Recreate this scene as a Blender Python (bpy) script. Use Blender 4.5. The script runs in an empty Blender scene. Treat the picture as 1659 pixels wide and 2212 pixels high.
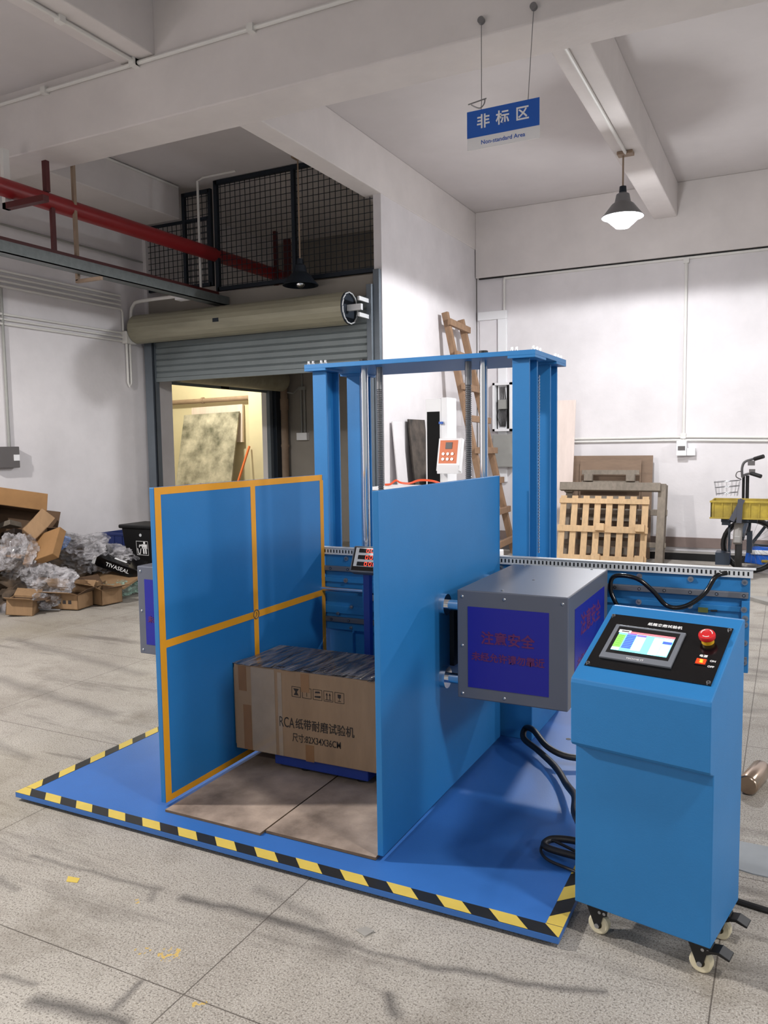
import bpy, bmesh, math, random
from mathutils import Vector, Matrix
random.seed(7)
S = bpy.context.scene
COL = S.collection
# ------------------------------------------------------------------ camera, world, lights, exposure
CAMH = 1.42
def _cam_axes():
    yaw, pit, rol = -4.69061632e-01, 8.44736644e-02, -1.41986086e-02
    f = Vector((math.sin(yaw), math.cos(yaw), 0)); r = Vector((math.cos(yaw), -math.sin(yaw), 0)); u = Vector((0, 0, 1))
    f2 = f * math.cos(pit) - u * math.sin(pit); u2 = u * math.cos(pit) + f * math.sin(pit)
    r3 = r * math.cos(rol) + u2 * math.sin(rol); u3 = u2 * math.cos(rol) - r * math.sin(rol)
    return r3, u3, f2
cr, cu, cf = _cam_axes()
cam = bpy.data.cameras.new('camera'); camo = bpy.data.objects.new('camera', cam); COL.objects.link(camo)
cam.sensor_fit = 'HORIZONTAL'; cam.sensor_width = 36.0; cam.lens = 1725.02 * 36.0 / 1659.0
cam.clip_start = 0.05; cam.clip_end = 100
camo.matrix_world = Matrix(((cr.x, cu.x, -cf.x, 0), (cr.y, cu.y, -cf.y, 0), (cr.z, cu.z, -cf.z, CAMH), (0, 0, 0, 1)))
S.camera = camo
W = bpy.data.worlds.new('world'); S.world = W; W.use_nodes = True
W.node_tree.nodes['Background'].inputs[0].default_value = (0.93, 0.97, 1.0, 1)
W.node_tree.nodes['Background'].inputs[1].default_value = 0.42
S.view_settings.view_transform = 'Standard'; S.view_settings.look = 'None'
S.view_settings.gamma = 1; S.view_settings.use_curve_mapping = False
S.view_settings.exposure = 0.0
def lamp(name, loc, power, col=(1, 0.97, 0.94), radius=0.09, angle=178, blend=0.25):
    l = bpy.data.lights.new(name, 'SPOT'); l.energy = power; l.color = col; l.shadow_soft_size = radius
    l.spot_size = math.radians(angle); l.spot_blend = blend
    o = bpy.data.objects.new(name, l); COL.objects.link(o); o.location = loc
    return o
lamp('ceiling_lamp_light', (-5.0, 0.95, 3.5), 780, angle=172)
lamp('ceiling_lamp_light', (6.3, 1.4, 3.5), 560, radius=.5, angle=178, blend=.1)
lamp('ceiling_lamp_light', (1.3, 1.3, 3.55), 250, radius=.14, angle=174, blend=.1)
lamp('ceiling_lamp_light', (-1.4, -2.6, 3.6), 130)
lamp('ceiling_lamp_light', (3.4, 7.7, 3.5), 310, (0.97, 0.98, 1.0))
PENDANT = (-1.41, 7.69)
pl = bpy.data.lights.new('pendant_light', 'POINT'); pl.energy = 42; pl.color = (0.97, 0.98, 1.0); pl.shadow_soft_size = .06
plo = bpy.data.objects.new('pendant_light', pl); COL.objects.link(plo); plo.location = (PENDANT[0], PENDANT[1], 3.27)
lamp('pendant_light', (PENDANT[0], PENDANT[1], 3.33), 300, (0.97, 0.98, 1.0), 0.10, blend=.1)
yl = bpy.data.lights.new('store_room_light', 'POINT'); yl.energy = 230; yl.color = (1, 0.94, 0.74); yl.shadow_soft_size = .12
ylo = bpy.data.objects.new('store_room_light', yl); COL.objects.link(ylo); ylo.location = (-9.0, 10.6, 3.2)

# ------------------------------------------------------------------ materials
def lin(c):
    return tuple(((x / 255) / 12.92 if x / 255 <= 0.04045 else ((x / 255 + 0.055) / 1.055) ** 2.4) for x in c) + (1,)
MATS = {}
def mat(name, col, rough=0.5, metal=0.0, var=0.0, scale=8.0, bump=0.0, bscale=80.0, emit=None, estr=0.0, stretch=(1, 1, 1), dark=None, coat=0.0, detail=4.0):
    if name in MATS: return MATS[name]
    m = bpy.data.materials.new(name); m.use_nodes = True; nt = m.node_tree; b = nt.nodes['Principled BSDF']
    b.inputs['Roughness'].default_value = rough; b.inputs['Metallic'].default_value = metal
    b.inputs['Base Color'].default_value = lin(col)
    if coat: b.inputs['Coat Weight'].default_value = coat; b.inputs['Coat Roughness'].default_value = .15
    if var or bump:
        tc = nt.nodes.new('ShaderNodeTexCoord'); mp = nt.nodes.new('ShaderNodeMapping'); mp.inputs['Scale'].default_value = stretch
        nt.links.new(tc.outputs['Object'], mp.inputs['Vector'])
    if var:
        n = nt.nodes.new('ShaderNodeTexNoise'); n.inputs['Scale'].default_value = scale; n.inputs['Detail'].default_value = detail; n.inputs['Roughness'].default_value = .62
        nt.links.new(mp.outputs[0], n.inputs['Vector'])
        rp = nt.nodes.new('ShaderNodeValToRGB'); rp.color_ramp.elements[0].position = .3; rp.color_ramp.elements[1].position = .7
        c = lin(col); d = lin(dark) if dark else tuple(x * (1 - var) for x in c[:3]) + (1,)
        rp.color_ramp.elements[0].color = d
        rp.color_ramp.elements[1].color = tuple(min(1, x * (1 + (0 if dark else var * .5))) for x in c[:3]) + (1,)
        nt.links.new(n.outputs['Fac'], rp.inputs[0]); nt.links.new(rp.outputs[0], b.inputs['Base Color'])
    if bump:
        n2 = nt.nodes.new('ShaderNodeTexNoise'); n2.inputs['Scale'].default_value = bscale; n2.inputs['Detail'].default_value = 3
        nt.links.new(mp.outputs[0], n2.inputs['Vector'])
        bp = nt.nodes.new('ShaderNodeBump'); bp.inputs['Strength'].default_value = bump; bp.inputs['Distance'].default_value = .01
        nt.links.new(n2.outputs['Fac'], bp.inputs['Height']); nt.links.new(bp.outputs[0], b.inputs['Normal'])
    if emit:
        b.inputs['Emission Color'].default_value = lin(emit); b.inputs['Emission Strength'].default_value = estr
    MATS[name] = m
    return m
def N(nt, t, **kw):
    n = nt.nodes.new(t)
    for k, v in kw.items(): setattr(n, k, v)
    return n
def mth(nt, op, a, b=None, c=None, clamp=False):
    n = N(nt, 'ShaderNodeMath', operation=op); n.use_clamp = clamp
    for i, x in enumerate((a, b, c)):
        if x is None: continue
        if hasattr(x, 'links'): nt.links.new(x, n.inputs[i])
        else: n.inputs[i].default_value = x
    return n.outputs[0]
def mixc(nt, fac, a, b):
    n = N(nt, 'ShaderNodeMix', data_type='RGBA')
    for s, x in ((n.inputs[0], fac), (n.inputs[6], a), (n.inputs[7], b)):
        if hasattr(x, 'links'): nt.links.new(x, s)
        else: s.default_value = x
    return n.outputs[2]
def floor_material():
    m = bpy.data.materials.new('terrazzo_floor'); m.use_nodes = True; nt = m.node_tree; b = nt.nodes['Principled BSDF']
    tc = N(nt, 'ShaderNodeTexCoord'); ob = tc.outputs['Object']
    def noise(scale, detail=4, rough=.6, st=None, rot=0):
        n = N(nt, 'ShaderNodeTexNoise'); n.inputs['Scale'].default_value = scale; n.inputs['Detail'].default_value = detail; n.inputs['Roughness'].default_value = rough
        if st:
            mp = N(nt, 'ShaderNodeMapping'); mp.inputs['Scale'].default_value = st; mp.inputs['Rotation'].default_value = (0, 0, rot)
            nt.links.new(ob, mp.inputs[0]); nt.links.new(mp.outputs[0], n.inputs['Vector'])
        else: nt.links.new(ob, n.inputs['Vector'])
        return n.outputs['Fac']
    def ramp(x, lo, hi):
        n = N(nt, 'ShaderNodeMapRange', clamp=True); nt.links.new(x, n.inputs[0]); n.inputs[1].default_value = lo; n.inputs[2].default_value = hi
        n.inputs[3].default_value = 0; n.inputs[4].default_value = 1
        return n.outputs[0]
    col = mixc(nt, ramp(noise(1.3, 6, .65), .35, .65), lin((150, 143, 134)), lin((172, 166, 157)))
    col = mixc(nt, mth(nt, 'MULTIPLY', ramp(noise(230, 2, .5), .50, .62), .55), col, lin((206, 202, 194)))
    col = mixc(nt, mth(nt, 'MULTIPLY', ramp(noise(170, 2, .5), .54, .64), .70), col, lin((92, 86, 79)))
    col = mixc(nt, mth(nt, 'MULTIPLY', ramp(noise(60, 3, .6), .62, .7), .45), col, lin((84, 78, 71)))
    col = mixc(nt, mth(nt, 'MULTIPLY', ramp(noise(2.2, 6, .7), .52, .72), .60), col, lin((104, 95, 83)))
    st = noise(1.1, 5, .7, (.5, 3.4, 1), .18)
    col = mixc(nt, mth(nt, 'MULTIPLY', ramp(st, .54, .68), .6), col, lin((86, 80, 75)))
    st2 = noise(2.0, 5, .7, (.35, 3.0, 1), -.5)
    col = mixc(nt, mth(nt, 'MULTIPLY', ramp(st2, .60, .70), .55), col, lin((80, 76, 72)))
    col = mixc(nt, mth(nt, 'MULTIPLY', ramp(noise(.8, 3, .5), .55, .7), .3), col, lin((132, 121, 92)))
    # scuffs and tyre marks with a shape of their own
    wob = N(nt, 'ShaderNodeTexNoise'); wob.inputs['Scale'].default_value = 5; wob.inputs['Detail'].default_value = 4; nt.links.new(ob, wob.inputs['Vector'])
    vs = N(nt, 'ShaderNodeVectorMath', operation='SCALE'); sb = N(nt, 'ShaderNodeVectorMath', operation='SUBTRACT'); sb.inputs[1].default_value = (.5, .5, .5)
    nt.links.new(wob.outputs['Color'], sb.inputs[0]); nt.links.new(sb.outputs[0], vs.inputs[0]); vs.inputs['Scale'].default_value = .07
    ad = N(nt, 'ShaderNodeVectorMath', operation='ADD'); nt.links.new(ob, ad.inputs[0]); nt.links.new(vs.outputs[0], ad.inputs[1])
    sx = N(nt, 'ShaderNodeSeparateXYZ'); nt.links.new(ad.outputs[0], sx.inputs[0])
    X, Y = sx.outputs[0], sx.outputs[1]
    segs = [((-2.33, 1.83), (-1.78, 1.86), .012, .55), ((-1.67, 1.86), (-1.17, 1.89), .02, .8), ((-1.09, 1.87), (-.85, 1.89), .012, .6), ((-.86, 1.885), (-.39, 1.98), .014, .75),
            ((-1.86, 1.35), (-1.75, 1.37), .012, .6), ((-1.69, 1.33), (-1.44, 1.36), .022, .9), ((-1.51, 1.49), (-1.5, 1.38), .012, .7), ((-1.17, 1.885), (-1.09, 1.87), .03, .6),
            ((-.88, 1.74), (-.83, 1.69), .02, .8), ((-1.48, 1.99), (-1.21, 1.94), .025, .4), ((-1.8, 1.86), (-1.76, 1.80), .012, .5), ((-2.6, 1.7), (-2.2, 1.66), .015, .5),
            ((-4.6, 3.3), (-3.2, 3.05), .05, .45), ((-5.2, 4.0), (-3.6, 3.7), .05, .4), ((-3.9, 2.6), (-3.1, 2.45), .03, .4)]
    tot = None
    for (ax, ay), (bx, by), w, s in segs:
        dx, dy = bx - ax, by - ay; L2 = dx * dx + dy * dy
        px = mth(nt, 'SUBTRACT', X, ax); py = mth(nt, 'SUBTRACT', Y, ay)
        t = mth(nt, 'DIVIDE', mth(nt, 'ADD', mth(nt, 'MULTIPLY', px, dx), mth(nt, 'MULTIPLY', py, dy)), L2, clamp=True)
        ex = mth(nt, 'SUBTRACT', px, mth(nt, 'MULTIPLY', t, dx)); ey = mth(nt, 'SUBTRACT', py, mth(nt, 'MULTIPLY', t, dy))
        d = mth(nt, 'SQRT', mth(nt, 'ADD', mth(nt, 'MULTIPLY', ex, ex), mth(nt, 'MULTIPLY', ey, ey)))
        k = mth(nt, 'MULTIPLY', mth(nt, 'SUBTRACT', 1.0, mth(nt, 'DIVIDE', d, w * 1.6, clamp=True)), s)
        tot = k if tot is None else mth(nt, 'MAXIMUM', tot, k)
    col = mixc(nt, mth(nt, 'MULTIPLY', tot, .85), col, lin((58, 55, 55)))
    # yellow paint flecks
    for (ax, ay, w) in ((-1.52, 1.62, .035), (-1.60, 1.60, .02), (-1.3, 1.5, .02), (-1.79, 1.78, .012)):
        px = mth(nt, 'SUBTRACT', X, ax); py = mth(nt, 'SUBTRACT', Y, ay)
        d = mth(nt, 'SQRT', mth(nt, 'ADD', mth(nt, 'MULTIPLY', px, px), mth(nt, 'MULTIPLY', py, py)))
        k = mth(nt, 'MULTIPLY', mth(nt, 'LESS_THAN', d, w), ramp(noise(55, 2), .54, .57))
        col = mixc(nt, mth(nt, 'MULTIPLY', k, .75), col, lin((206, 170, 70)))
    # tile joints
    sp = N(nt, 'ShaderNodeSeparateXYZ'); nt.links.new(ob, sp.inputs[0])
    def joint(c, off):
        f = mth(nt, 'FRACT', mth(nt, 'DIVIDE', mth(nt, 'SUBTRACT', c, off), 1.23))
        return mth(nt, 'LESS_THAN', mth(nt, 'ABSOLUTE', mth(nt, 'SUBTRACT', f, .5)), .0016)
    j = mth(nt, 'MAXIMUM', joint(sp.outputs[0], -1.37 - .615), joint(sp.outputs[1], 1.51 - .615))
    col = mixc(nt, mth(nt, 'MULTIPLY', j, .8), col, lin((70, 62, 56)))
    nt.links.new(col, b.inputs['Base Color'])
    rg = mth(nt, 'ADD', mth(nt, 'MULTIPLY', noise(2.5, 4), .35), .42); nt.links.new(rg, b.inputs['Roughness'])
    b.inputs['Specular IOR Level'].default_value = .35
    bp = N(nt, 'ShaderNodeBump'); bp.inputs['Strength'].default_value = .15; bp.inputs['Distance'].default_value = .004
    nt.links.new(noise(140, 3), bp.inputs['Height']); nt.links.new(bp.outputs[0], b.inputs['Normal'])
    return m
def film_material(name, tint, alpha):
    m = bpy.data.materials.new(name); m.use_nodes = True; nt = m.node_tree; b = nt.nodes['Principled BSDF']
    b.inputs['Base Color'].default_value = lin(tint); b.inputs['Roughness'].default_value = .07; b.inputs['Specular IOR Level'].default_value = 1.0
    tc = N(nt, 'ShaderNodeTexCoord'); n = N(nt, 'ShaderNodeTexVoronoi', feature='DISTANCE_TO_EDGE'); n.inputs['Scale'].default_value = 13; n.inputs['Randomness'].default_value = 1
    wn = N(nt, 'ShaderNodeTexNoise'); wn.inputs['Scale'].default_value = 6; wn.inputs['Detail'].default_value = 5; wn.inputs['Distortion'].default_value = 1
    nt.links.new(tc.outputs['Object'], wn.inputs['Vector']); nt.links.new(wn.outputs['Color'], n.inputs['Vector'])
    bp = N(nt, 'ShaderNodeBump'); bp.inputs['Strength'].default_value = 1.0; bp.inputs['Distance'].default_value = .09
    nt.links.new(wn.outputs['Fac'], bp.inputs['Height']); nt.links.new(bp.outputs[0], b.inputs['Normal'])
    r = N(nt, 'ShaderNodeMapRange', clamp=True); nt.links.new(wn.outputs['Fac'], r.inputs[0]); r.inputs[1].default_value = .38; r.inputs[2].default_value = .66
    r.inputs[3].default_value = alpha - .3; r.inputs[4].default_value = alpha + .3
    nt.links.new(r.outputs[0], b.inputs['Alpha'])
    return m
FLOOR = floor_material()
WALL = mat('white_wall', (221, 217, 219), .85, var=.10, scale=1.6, bump=.12, bscale=25)
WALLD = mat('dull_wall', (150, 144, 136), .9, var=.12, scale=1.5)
CEIL = mat('ceiling_plaster', (207, 202, 202), .9, var=.06, scale=1.2, bump=.08, bscale=20)
BEAMM = mat('beam_plaster', (219, 213, 211), .9, var=.08, scale=1.8, bump=.15, bscale=18)
CREAM = mat('cream_wall', (222, 212, 180), .9, var=.06, scale=2)
SKIRT = mat('brown_skirting', (128, 112, 106), .7, var=.1, scale=6)
CONC = mat('grey_slab', (150, 147, 142), .8, var=.15, scale=5)
BLUE = mat('blue_paint', (34, 116, 178), .5, var=.07, scale=3, bump=.05, bscale=260)
DBLUE = mat('platform_blue', (52, 106, 178), .42, var=.10, scale=2.5, bump=.05, bscale=220)
SBLUE = mat('scale_blue', (24, 56, 142), .45, var=.1, scale=8)
NAVY = mat('sticker_navy', (14, 20, 142), .4)
ORANGE = mat('orange_line', (232, 158, 28), .5, var=.05, scale=6)
GREYP = mat('grey_paint', (96, 100, 112), .36, .15, var=.05, scale=3, bump=.03, bscale=200)
CHROME = mat('chrome', (236, 237, 240), .13, 1.0)
STEEL = mat('steel', (176, 178, 182), .3, .9)
ZINC = mat('zinc_strip', (206, 208, 210), .45, .12)
RAILM = mat('rail_grey', (118, 120, 126), .4, .5)
DSTEEL = mat('screw_steel', (136, 136, 138), .28, .75)
BLACK = mat('black_plastic', (12, 12, 14), .5)
GLOSSB = mat('gloss_black', (12, 12, 14), .16)
RUBBER = mat('black_rubber', (24, 23, 24), .6)
HOSE = mat('hose_black', (34, 32, 33), .45)
YEL = mat('tape_yellow', (208, 182, 84), .5, var=.06, scale=20)
TBLK = mat('tape_black', (32, 33, 34), .45, var=.15, scale=20)
CARD = mat('cardboard', (146, 116, 84), .75, var=.12, scale=5, stretch=(6, 6, .8))
CARD2 = mat('kraft_board', (150, 112, 70), .75, var=.15, scale=6)
CARDD = mat('cardboard_shaded', (84, 62, 42), .8, var=.2, scale=5)  # darkened cardboard, shade of the open boxes put into the colour
CARTON = mat('carton_kraft', (156, 128, 100), .62, var=.14, scale=4, stretch=(5, 5, 1))
TAPE = mat('brown_tape', (142, 104, 70), .3, var=.1, scale=12)
CTAPE = mat('clear_tape', (166, 148, 128), .12, var=.12, scale=10)
INK = mat('print_ink', (48, 42, 40), .8)
PLY = mat('plywood_dirty', (206, 184, 166), .7, var=.42, scale=2.6, dark=(92, 78, 68), bump=.05, detail=8)
PLYE = mat('plywood_edge', (110, 88, 66), .8, var=.2, scale=30)
PINE = mat('pine_wood', (200, 168, 128), .65, var=.16, scale=6, stretch=(6, 6, 1.2))
OLDW = mat('old_wood', (128, 118, 106), .75, var=.22, scale=7, stretch=(4, 4, 2))
DARKW = mat('dark_wood', (96, 80, 66), .75, var=.3, scale=6)
BROWNB = mat('brown_board', (128, 106, 88), .7, var=.16, scale=4, stretch=(1, 1, 5))
PALEB = mat('pale_board', (224, 208, 200), .6, var=.10, scale=3, stretch=(4, 4, .6))
LADW = mat('ladder_wood', (146, 116, 90), .7, var=.25, scale=7, stretch=(3, 3, 1))
STAINB = mat('stained_board', (96, 86, 78), .75, var=.6, scale=5, dark=(34, 32, 32))
MOULD = mat('weathered_board', (214, 208, 190), .75, var=.6, scale=3.0, dark=(92, 92, 78), detail=9)
SHUT = mat('shutter_grey', (124, 132, 134), .5, .25, var=.08, scale=3)
SHUTB = mat('shutter_drum', (156, 152, 132), .5, .2, var=.18, scale=3, stretch=(.5, 3, 3))
JAMB = mat('jamb_grey', (106, 114, 122), .5, .3, var=.1, scale=4)
MESHM = mat('fence_metal', (30, 38, 48), .5, .4)
REDP = mat('red_pipe', (140, 30, 34), .4, var=.1, scale=5)
DRED = mat('red_rod', (82, 28, 28), .5)
GALV = mat('galvanised', (110, 116, 116), .5, .4, var=.2, scale=14)
PVC = mat('pvc_white', (222, 220, 216), .45)
PIPEB = mat('dirty_pipe', (150, 128, 108), .6, var=.2, scale=6)
WPL = mat('white_plastic', (232, 232, 234), .4)
BOXG = mat('box_grey', (150, 150, 146), .5, var=.08, scale=6)
DARKG = mat('dark_box', (92, 88, 88), .5)
LAMPM = mat('lamp_grey', (120, 120, 122), .4, .3)
BULB = mat('lamp_bulb', (255, 255, 255), .3, emit=(246, 248, 255), estr=22)
SHADEI = mat('shade_inside', (250, 250, 250), .4)
SIGNB = mat('sign_blue', (24, 90, 184), .35)
SIGNW = mat('sign_white', (232, 230, 230), .35)
CREAMW = mat('caster_cream', (226, 216, 186), .4)
REDB = mat('button_red', (200, 36, 40), .35)
YELB = mat('button_yellow', (232, 180, 40), .4)
WHITE = mat('white_mark', (236, 236, 236), .5)
GLOWR = mat('switch_glow', (230, 50, 20), .3, emit=(255, 60, 20), estr=1.3)
GLOWY = mat('switch_glow_core', (255, 200, 60), .3, emit=(255, 190, 40), estr=1.6)
LED = mat('led_digits', (255, 60, 40), .3, emit=(255, 70, 50), estr=2.0)
BEZEL = mat('bezel_grey', (112, 116, 124), .4)
TORG = mat('panel_orange', (214, 108, 52), .45)
CRATEY = mat('crate_yellow', (184, 160, 56), .6, var=.3, scale=5, dark=(120, 104, 44))
CRATEB = mat('crate_blue', (36, 50, 104), .5)
BAGB = mat('bag_blue', (30, 92, 190), .4)
WRED = mat('warning_red', (92, 26, 88), .4)
FILM = film_material('clear_film', (196, 194, 198), .40)
FILMB = film_material('blue_film', (130, 165, 225), .45)
FILMG = film_material('green_film', (170, 205, 190), .4)
def scr(n, c): return mat('screen_' + n, c, .2, emit=c, estr=.85)

# ------------------------------------------------------------------ builders
BASE = {}
class B:
    def __init__(s, M=None): s.v = []; s.f = []; s.m = []; s.M = M
    def add(s, vs, fs, m=0):
        o = len(s.v)
        for v in vs:
            v = Vector(v); s.v.append(s.M @ v if s.M else v)
        for f in fs: s.f.append([i + o for i in f]); s.m.append(m)
        return s
    def box(s, x0, y0, z0, x1, y1, z1, m=0):
        x0, x1 = min(x0, x1), max(x0, x1); y0, y1 = min(y0, y1), max(y0, y1); z0, z1 = min(z0, z1), max(z0, z1)
        return s.add([(x0, y0, z0), (x1, y0, z0), (x1, y1, z0), (x0, y1, z0), (x0, y0, z1), (x1, y0, z1), (x1, y1, z1), (x0, y1, z1)],
                     [(0, 3, 2, 1), (4, 5, 6, 7), (0, 1, 5, 4), (1, 2, 6, 5), (2, 3, 7, 6), (3, 0, 4, 7)], m)
    def ob(s, c, size, R=None, m=0):
        h = [x / 2 for x in size]; c = Vector(c); vs = []
        for z in (-1, 1):
            for x, y in ((-1, -1), (1, -1), (1, 1), (-1, 1)):
                p = Vector((x * h[0], y * h[1], z * h[2])); vs.append(c + (R @ p if R else p))
        return s.add(vs, [(0, 3, 2, 1), (4, 5, 6, 7), (0, 1, 5, 4), (1, 2, 6, 5), (2, 3, 7, 6), (3, 0, 4, 7)], m)
    def bar(s, p0, p1, w, h, up=(0, 0, 1), m=0):
        p0 = Vector(p0); p1 = Vector(p1); d = (p1 - p0).normalized(); a = d.cross(Vector(up))
        if a.length < 1e-5: a = d.cross(Vector((0, 1, 0)))
        a.normalize(); b = a.cross(d)
        vs = [p + a * (i * w / 2) + b * (j * h / 2) for p in (p0, p1) for i, j in ((-1, -1), (1, -1), (1, 1), (-1, 1))]
        return s.add(vs, [(0, 3, 2, 1), (4, 5, 6, 7), (0, 1, 5, 4), (1, 2, 6, 5), (2, 3, 7, 6), (3, 0, 4, 7)], m)
    def cyl(s, p0, p1, r, seg=16, m=0, r2=None, caps=True):
        p0 = Vector(p0); p1 = Vector(p1); d = (p1 - p0).normalized(); a = d.orthogonal().normalized(); b = d.cross(a)
        r2 = r if r2 is None else r2; vs = []
        for p, rr in ((p0, r), (p1, r2)):
            for i in range(seg):
                t = 2 * math.pi * i / seg; vs.append(p + a * (math.cos(t) * rr) + b * (math.sin(t) * rr))
        fs = [(i, (i + 1) % seg, seg + (i + 1) % seg, seg + i) for i in range(seg)]
        if caps: fs += [tuple(range(seg))[::-1], tuple(range(seg, 2 * seg))]
        return s.add(vs, fs, m)
    def tube(s, pts, r, seg=10, m=0, closed=False, smoothn=0):
        pts = [Vector(p) for p in pts]
        if smoothn:
            out = []; n = len(pts)
            for i in range(n if closed else n - 1):
                if closed: p = [pts[(i + k - 1) % n] for k in range(4)]
                else: p = [pts[max(0, i - 1)], pts[i], pts[i + 1], pts[min(n - 1, i + 2)]]
                for k in range(smoothn):
                    t = k / smoothn
                    out.append(0.5 * ((2 * p[1]) + (p[2] - p[0]) * t + (2 * p[0] - 5 * p[1] + 4 * p[2] - p[3]) * t * t + (3 * p[1] - p[0] - 3 * p[2] + p[3]) * t ** 3))
            if not closed: out.append(pts[-1])
            pts = out
        n = len(pts); vs = []; a = None
        for i, p in enumerate(pts):
            d = (pts[(i + 1) % n] - pts[i - 1]) if closed else (pts[min(i + 1, n - 1)] - pts[max(i - 1, 0)])
            d.normalize()
            a = d.orthogonal().normalized() if a is None else (a - d * a.dot(d)).normalized()
            b = d.cross(a); rr = r[i] if isinstance(r, (list, tuple)) else r
            for k in range(seg):
                t = 2 * math.pi * k / seg; vs.append(p + a * (math.cos(t) * rr) + b * (math.sin(t) * rr))
        fs = []
        for i in range(n if closed else n - 1):
            j = (i + 1) % n
            for k in range(seg): fs.append((i * seg + k, i * seg + (k + 1) % seg, j * seg + (k + 1) % seg, j * seg + k))
        if not closed: fs += [tuple(range(seg))[::-1], tuple(range((n - 1) * seg, n * seg))]
        return s.add(vs, fs, m)
    def lathe(s, c, prof, seg=24, m=0, axis=None):
        c = Vector(c); ax = Vector(axis or (0, 0, 1)).normalized(); a = ax.orthogonal().normalized(); b = ax.cross(a); vs = []
        for r, z in prof:
            for i in range(seg):
                t = 2 * math.pi * i / seg; vs.append(c + ax * z + a * (math.cos(t) * r) + b * (math.sin(t) * r))
        fs = []
        for j in range(len(prof) - 1):
            for i in range(seg): fs.append((j * seg + i, j * seg + (i + 1) % seg, (j + 1) * seg + (i + 1) % seg, (j + 1) * seg + i))
        return s.add(vs, fs, m)
    def sphere(s, c, r, seg=12, m=0, sc=(1, 1, 1)):
        c = Vector(c); vs = []; n = seg // 2
        for j in range(n + 1):
            p = math.pi * j / n
            for i in range(seg):
                t = 2 * math.pi * i / seg
                vs.append(c + Vector((math.sin(p) * math.cos(t) * r * sc[0], math.sin(p) * math.sin(t) * r * sc[1], math.cos(p) * r * sc[2])))
        return s.add(vs, [(j * seg + i, (j + 1) * seg + i, (j + 1) * seg + (i + 1) % seg, j * seg + (i + 1) % seg) for j in range(n) for i in range(seg)], m)
    def poly(s, pts, m=0): return s.add(pts, [tuple(range(len(pts)))], m)
    def prism(s, pts, vec, m=0):
        n = len(pts); vec = Vector(vec); q = [Vector(p) for p in pts]
        return s.add(q + [p + vec for p in q], [tuple(range(n))[::-1], tuple(range(n, 2 * n))] + [(i, (i + 1) % n, n + (i + 1) % n, n + i) for i in range(n)], m)
    def make(s, name, mats, parent=None, smooth=False, bevel=0.0):
        if not isinstance(mats, (list, tuple)): mats = [mats]
        base = Vector((0, 0, 0)); own = None
        if parent is not None: base = BASE[parent.name]
        else:
            own = Vector((sum(v.x for v in s.v) / len(s.v), sum(v.y for v in s.v) / len(s.v), min(v.z for v in s.v))); base = own
        me = bpy.data.meshes.new(name); me.from_pydata([v - base for v in s.v], [], s.f)
        for m in mats: me.materials.append(m)
        me.polygons.foreach_set('material_index', s.m)
        bm = bmesh.new(); bm.from_mesh(me); bmesh.ops.recalc_face_normals(bm, faces=bm.faces); bm.to_mesh(me); bm.free()
        if smooth:
            me.polygons.foreach_set('use_smooth', [True] * len(me.polygons)); me.set_sharp_from_angle(angle=math.radians(40))
        o = bpy.data.objects.new(name, me); COL.objects.link(o)
        BASE[o.name] = base
        if parent is not None: o.parent = parent
        else: o.location = own
        if bevel:
            bv = o.modifiers.new('bevel', 'BEVEL'); bv.width = bevel; bv.segments = 2; bv.limit_method = 'ANGLE'; bv.angle_limit = math.radians(40)
        return o
def thing(name, label, cat, loc, group=None):
    o = bpy.data.objects.new(name, None); COL.objects.link(o); o.location = loc; o.empty_display_size = .1
    BASE[o.name] = Vector(loc); o['label'] = label; o['category'] = cat
    if group: o['group'] = group
    return o
def tag(o, label, cat, group=None, kind=None):
    o['label'] = label; o['category'] = cat
    if group: o['group'] = group
    if kind: o['kind'] = kind
    return o
def struct(o): o['kind'] = 'structure'; return o
def text(body, size, material, parent, M, name='lettering', sx=1.0, align='CENTER', shear=0.0, spacing=1.0, offset=0.0):
    cu_ = bpy.data.curves.new('t', 'FONT'); cu_.body = body; cu_.size = size; cu_.align_x = align; cu_.align_y = 'CENTER'; cu_.shear = shear
    cu_.space_character = spacing; cu_.extrude = 0.0004; cu_.resolution_u = 3; cu_.offset = offset
    to = bpy.data.objects.new('t', cu_); COL.objects.link(to); bpy.context.view_layer.update()
    me = bpy.data.meshes.new_from_object(to.evaluated_get(bpy.context.evaluated_depsgraph_get()))
    bpy.data.objects.remove(to)
    base = BASE[parent.name]
    for v in me.vertices: v.co = M @ Vector((v.co.x * sx, v.co.y, v.co.z)) - base
    me.materials.clear(); me.materials.append(material); me.name = name
    o = bpy.data.objects.new(name, me); COL.objects.link(o); o.parent = parent; BASE[o.name] = base
    return o
def frame(o, x, y, n=None):
    x = Vector(x).normalized(); y = Vector(y).normalized(); z = x.cross(y)
    return Matrix(((x.x, y.x, z.x, o[0]), (x.y, y.y, z.y, o[1]), (x.z, y.z, z.z, o[2]), (0, 0, 0, 1)))
def front(x, y, z): return frame((x, y, z), (1, 0, 0), (0, 0, 1))
def side(x, y, z): return frame((x, y, z), (0, 1, 0), (0, 0, 1))

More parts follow.
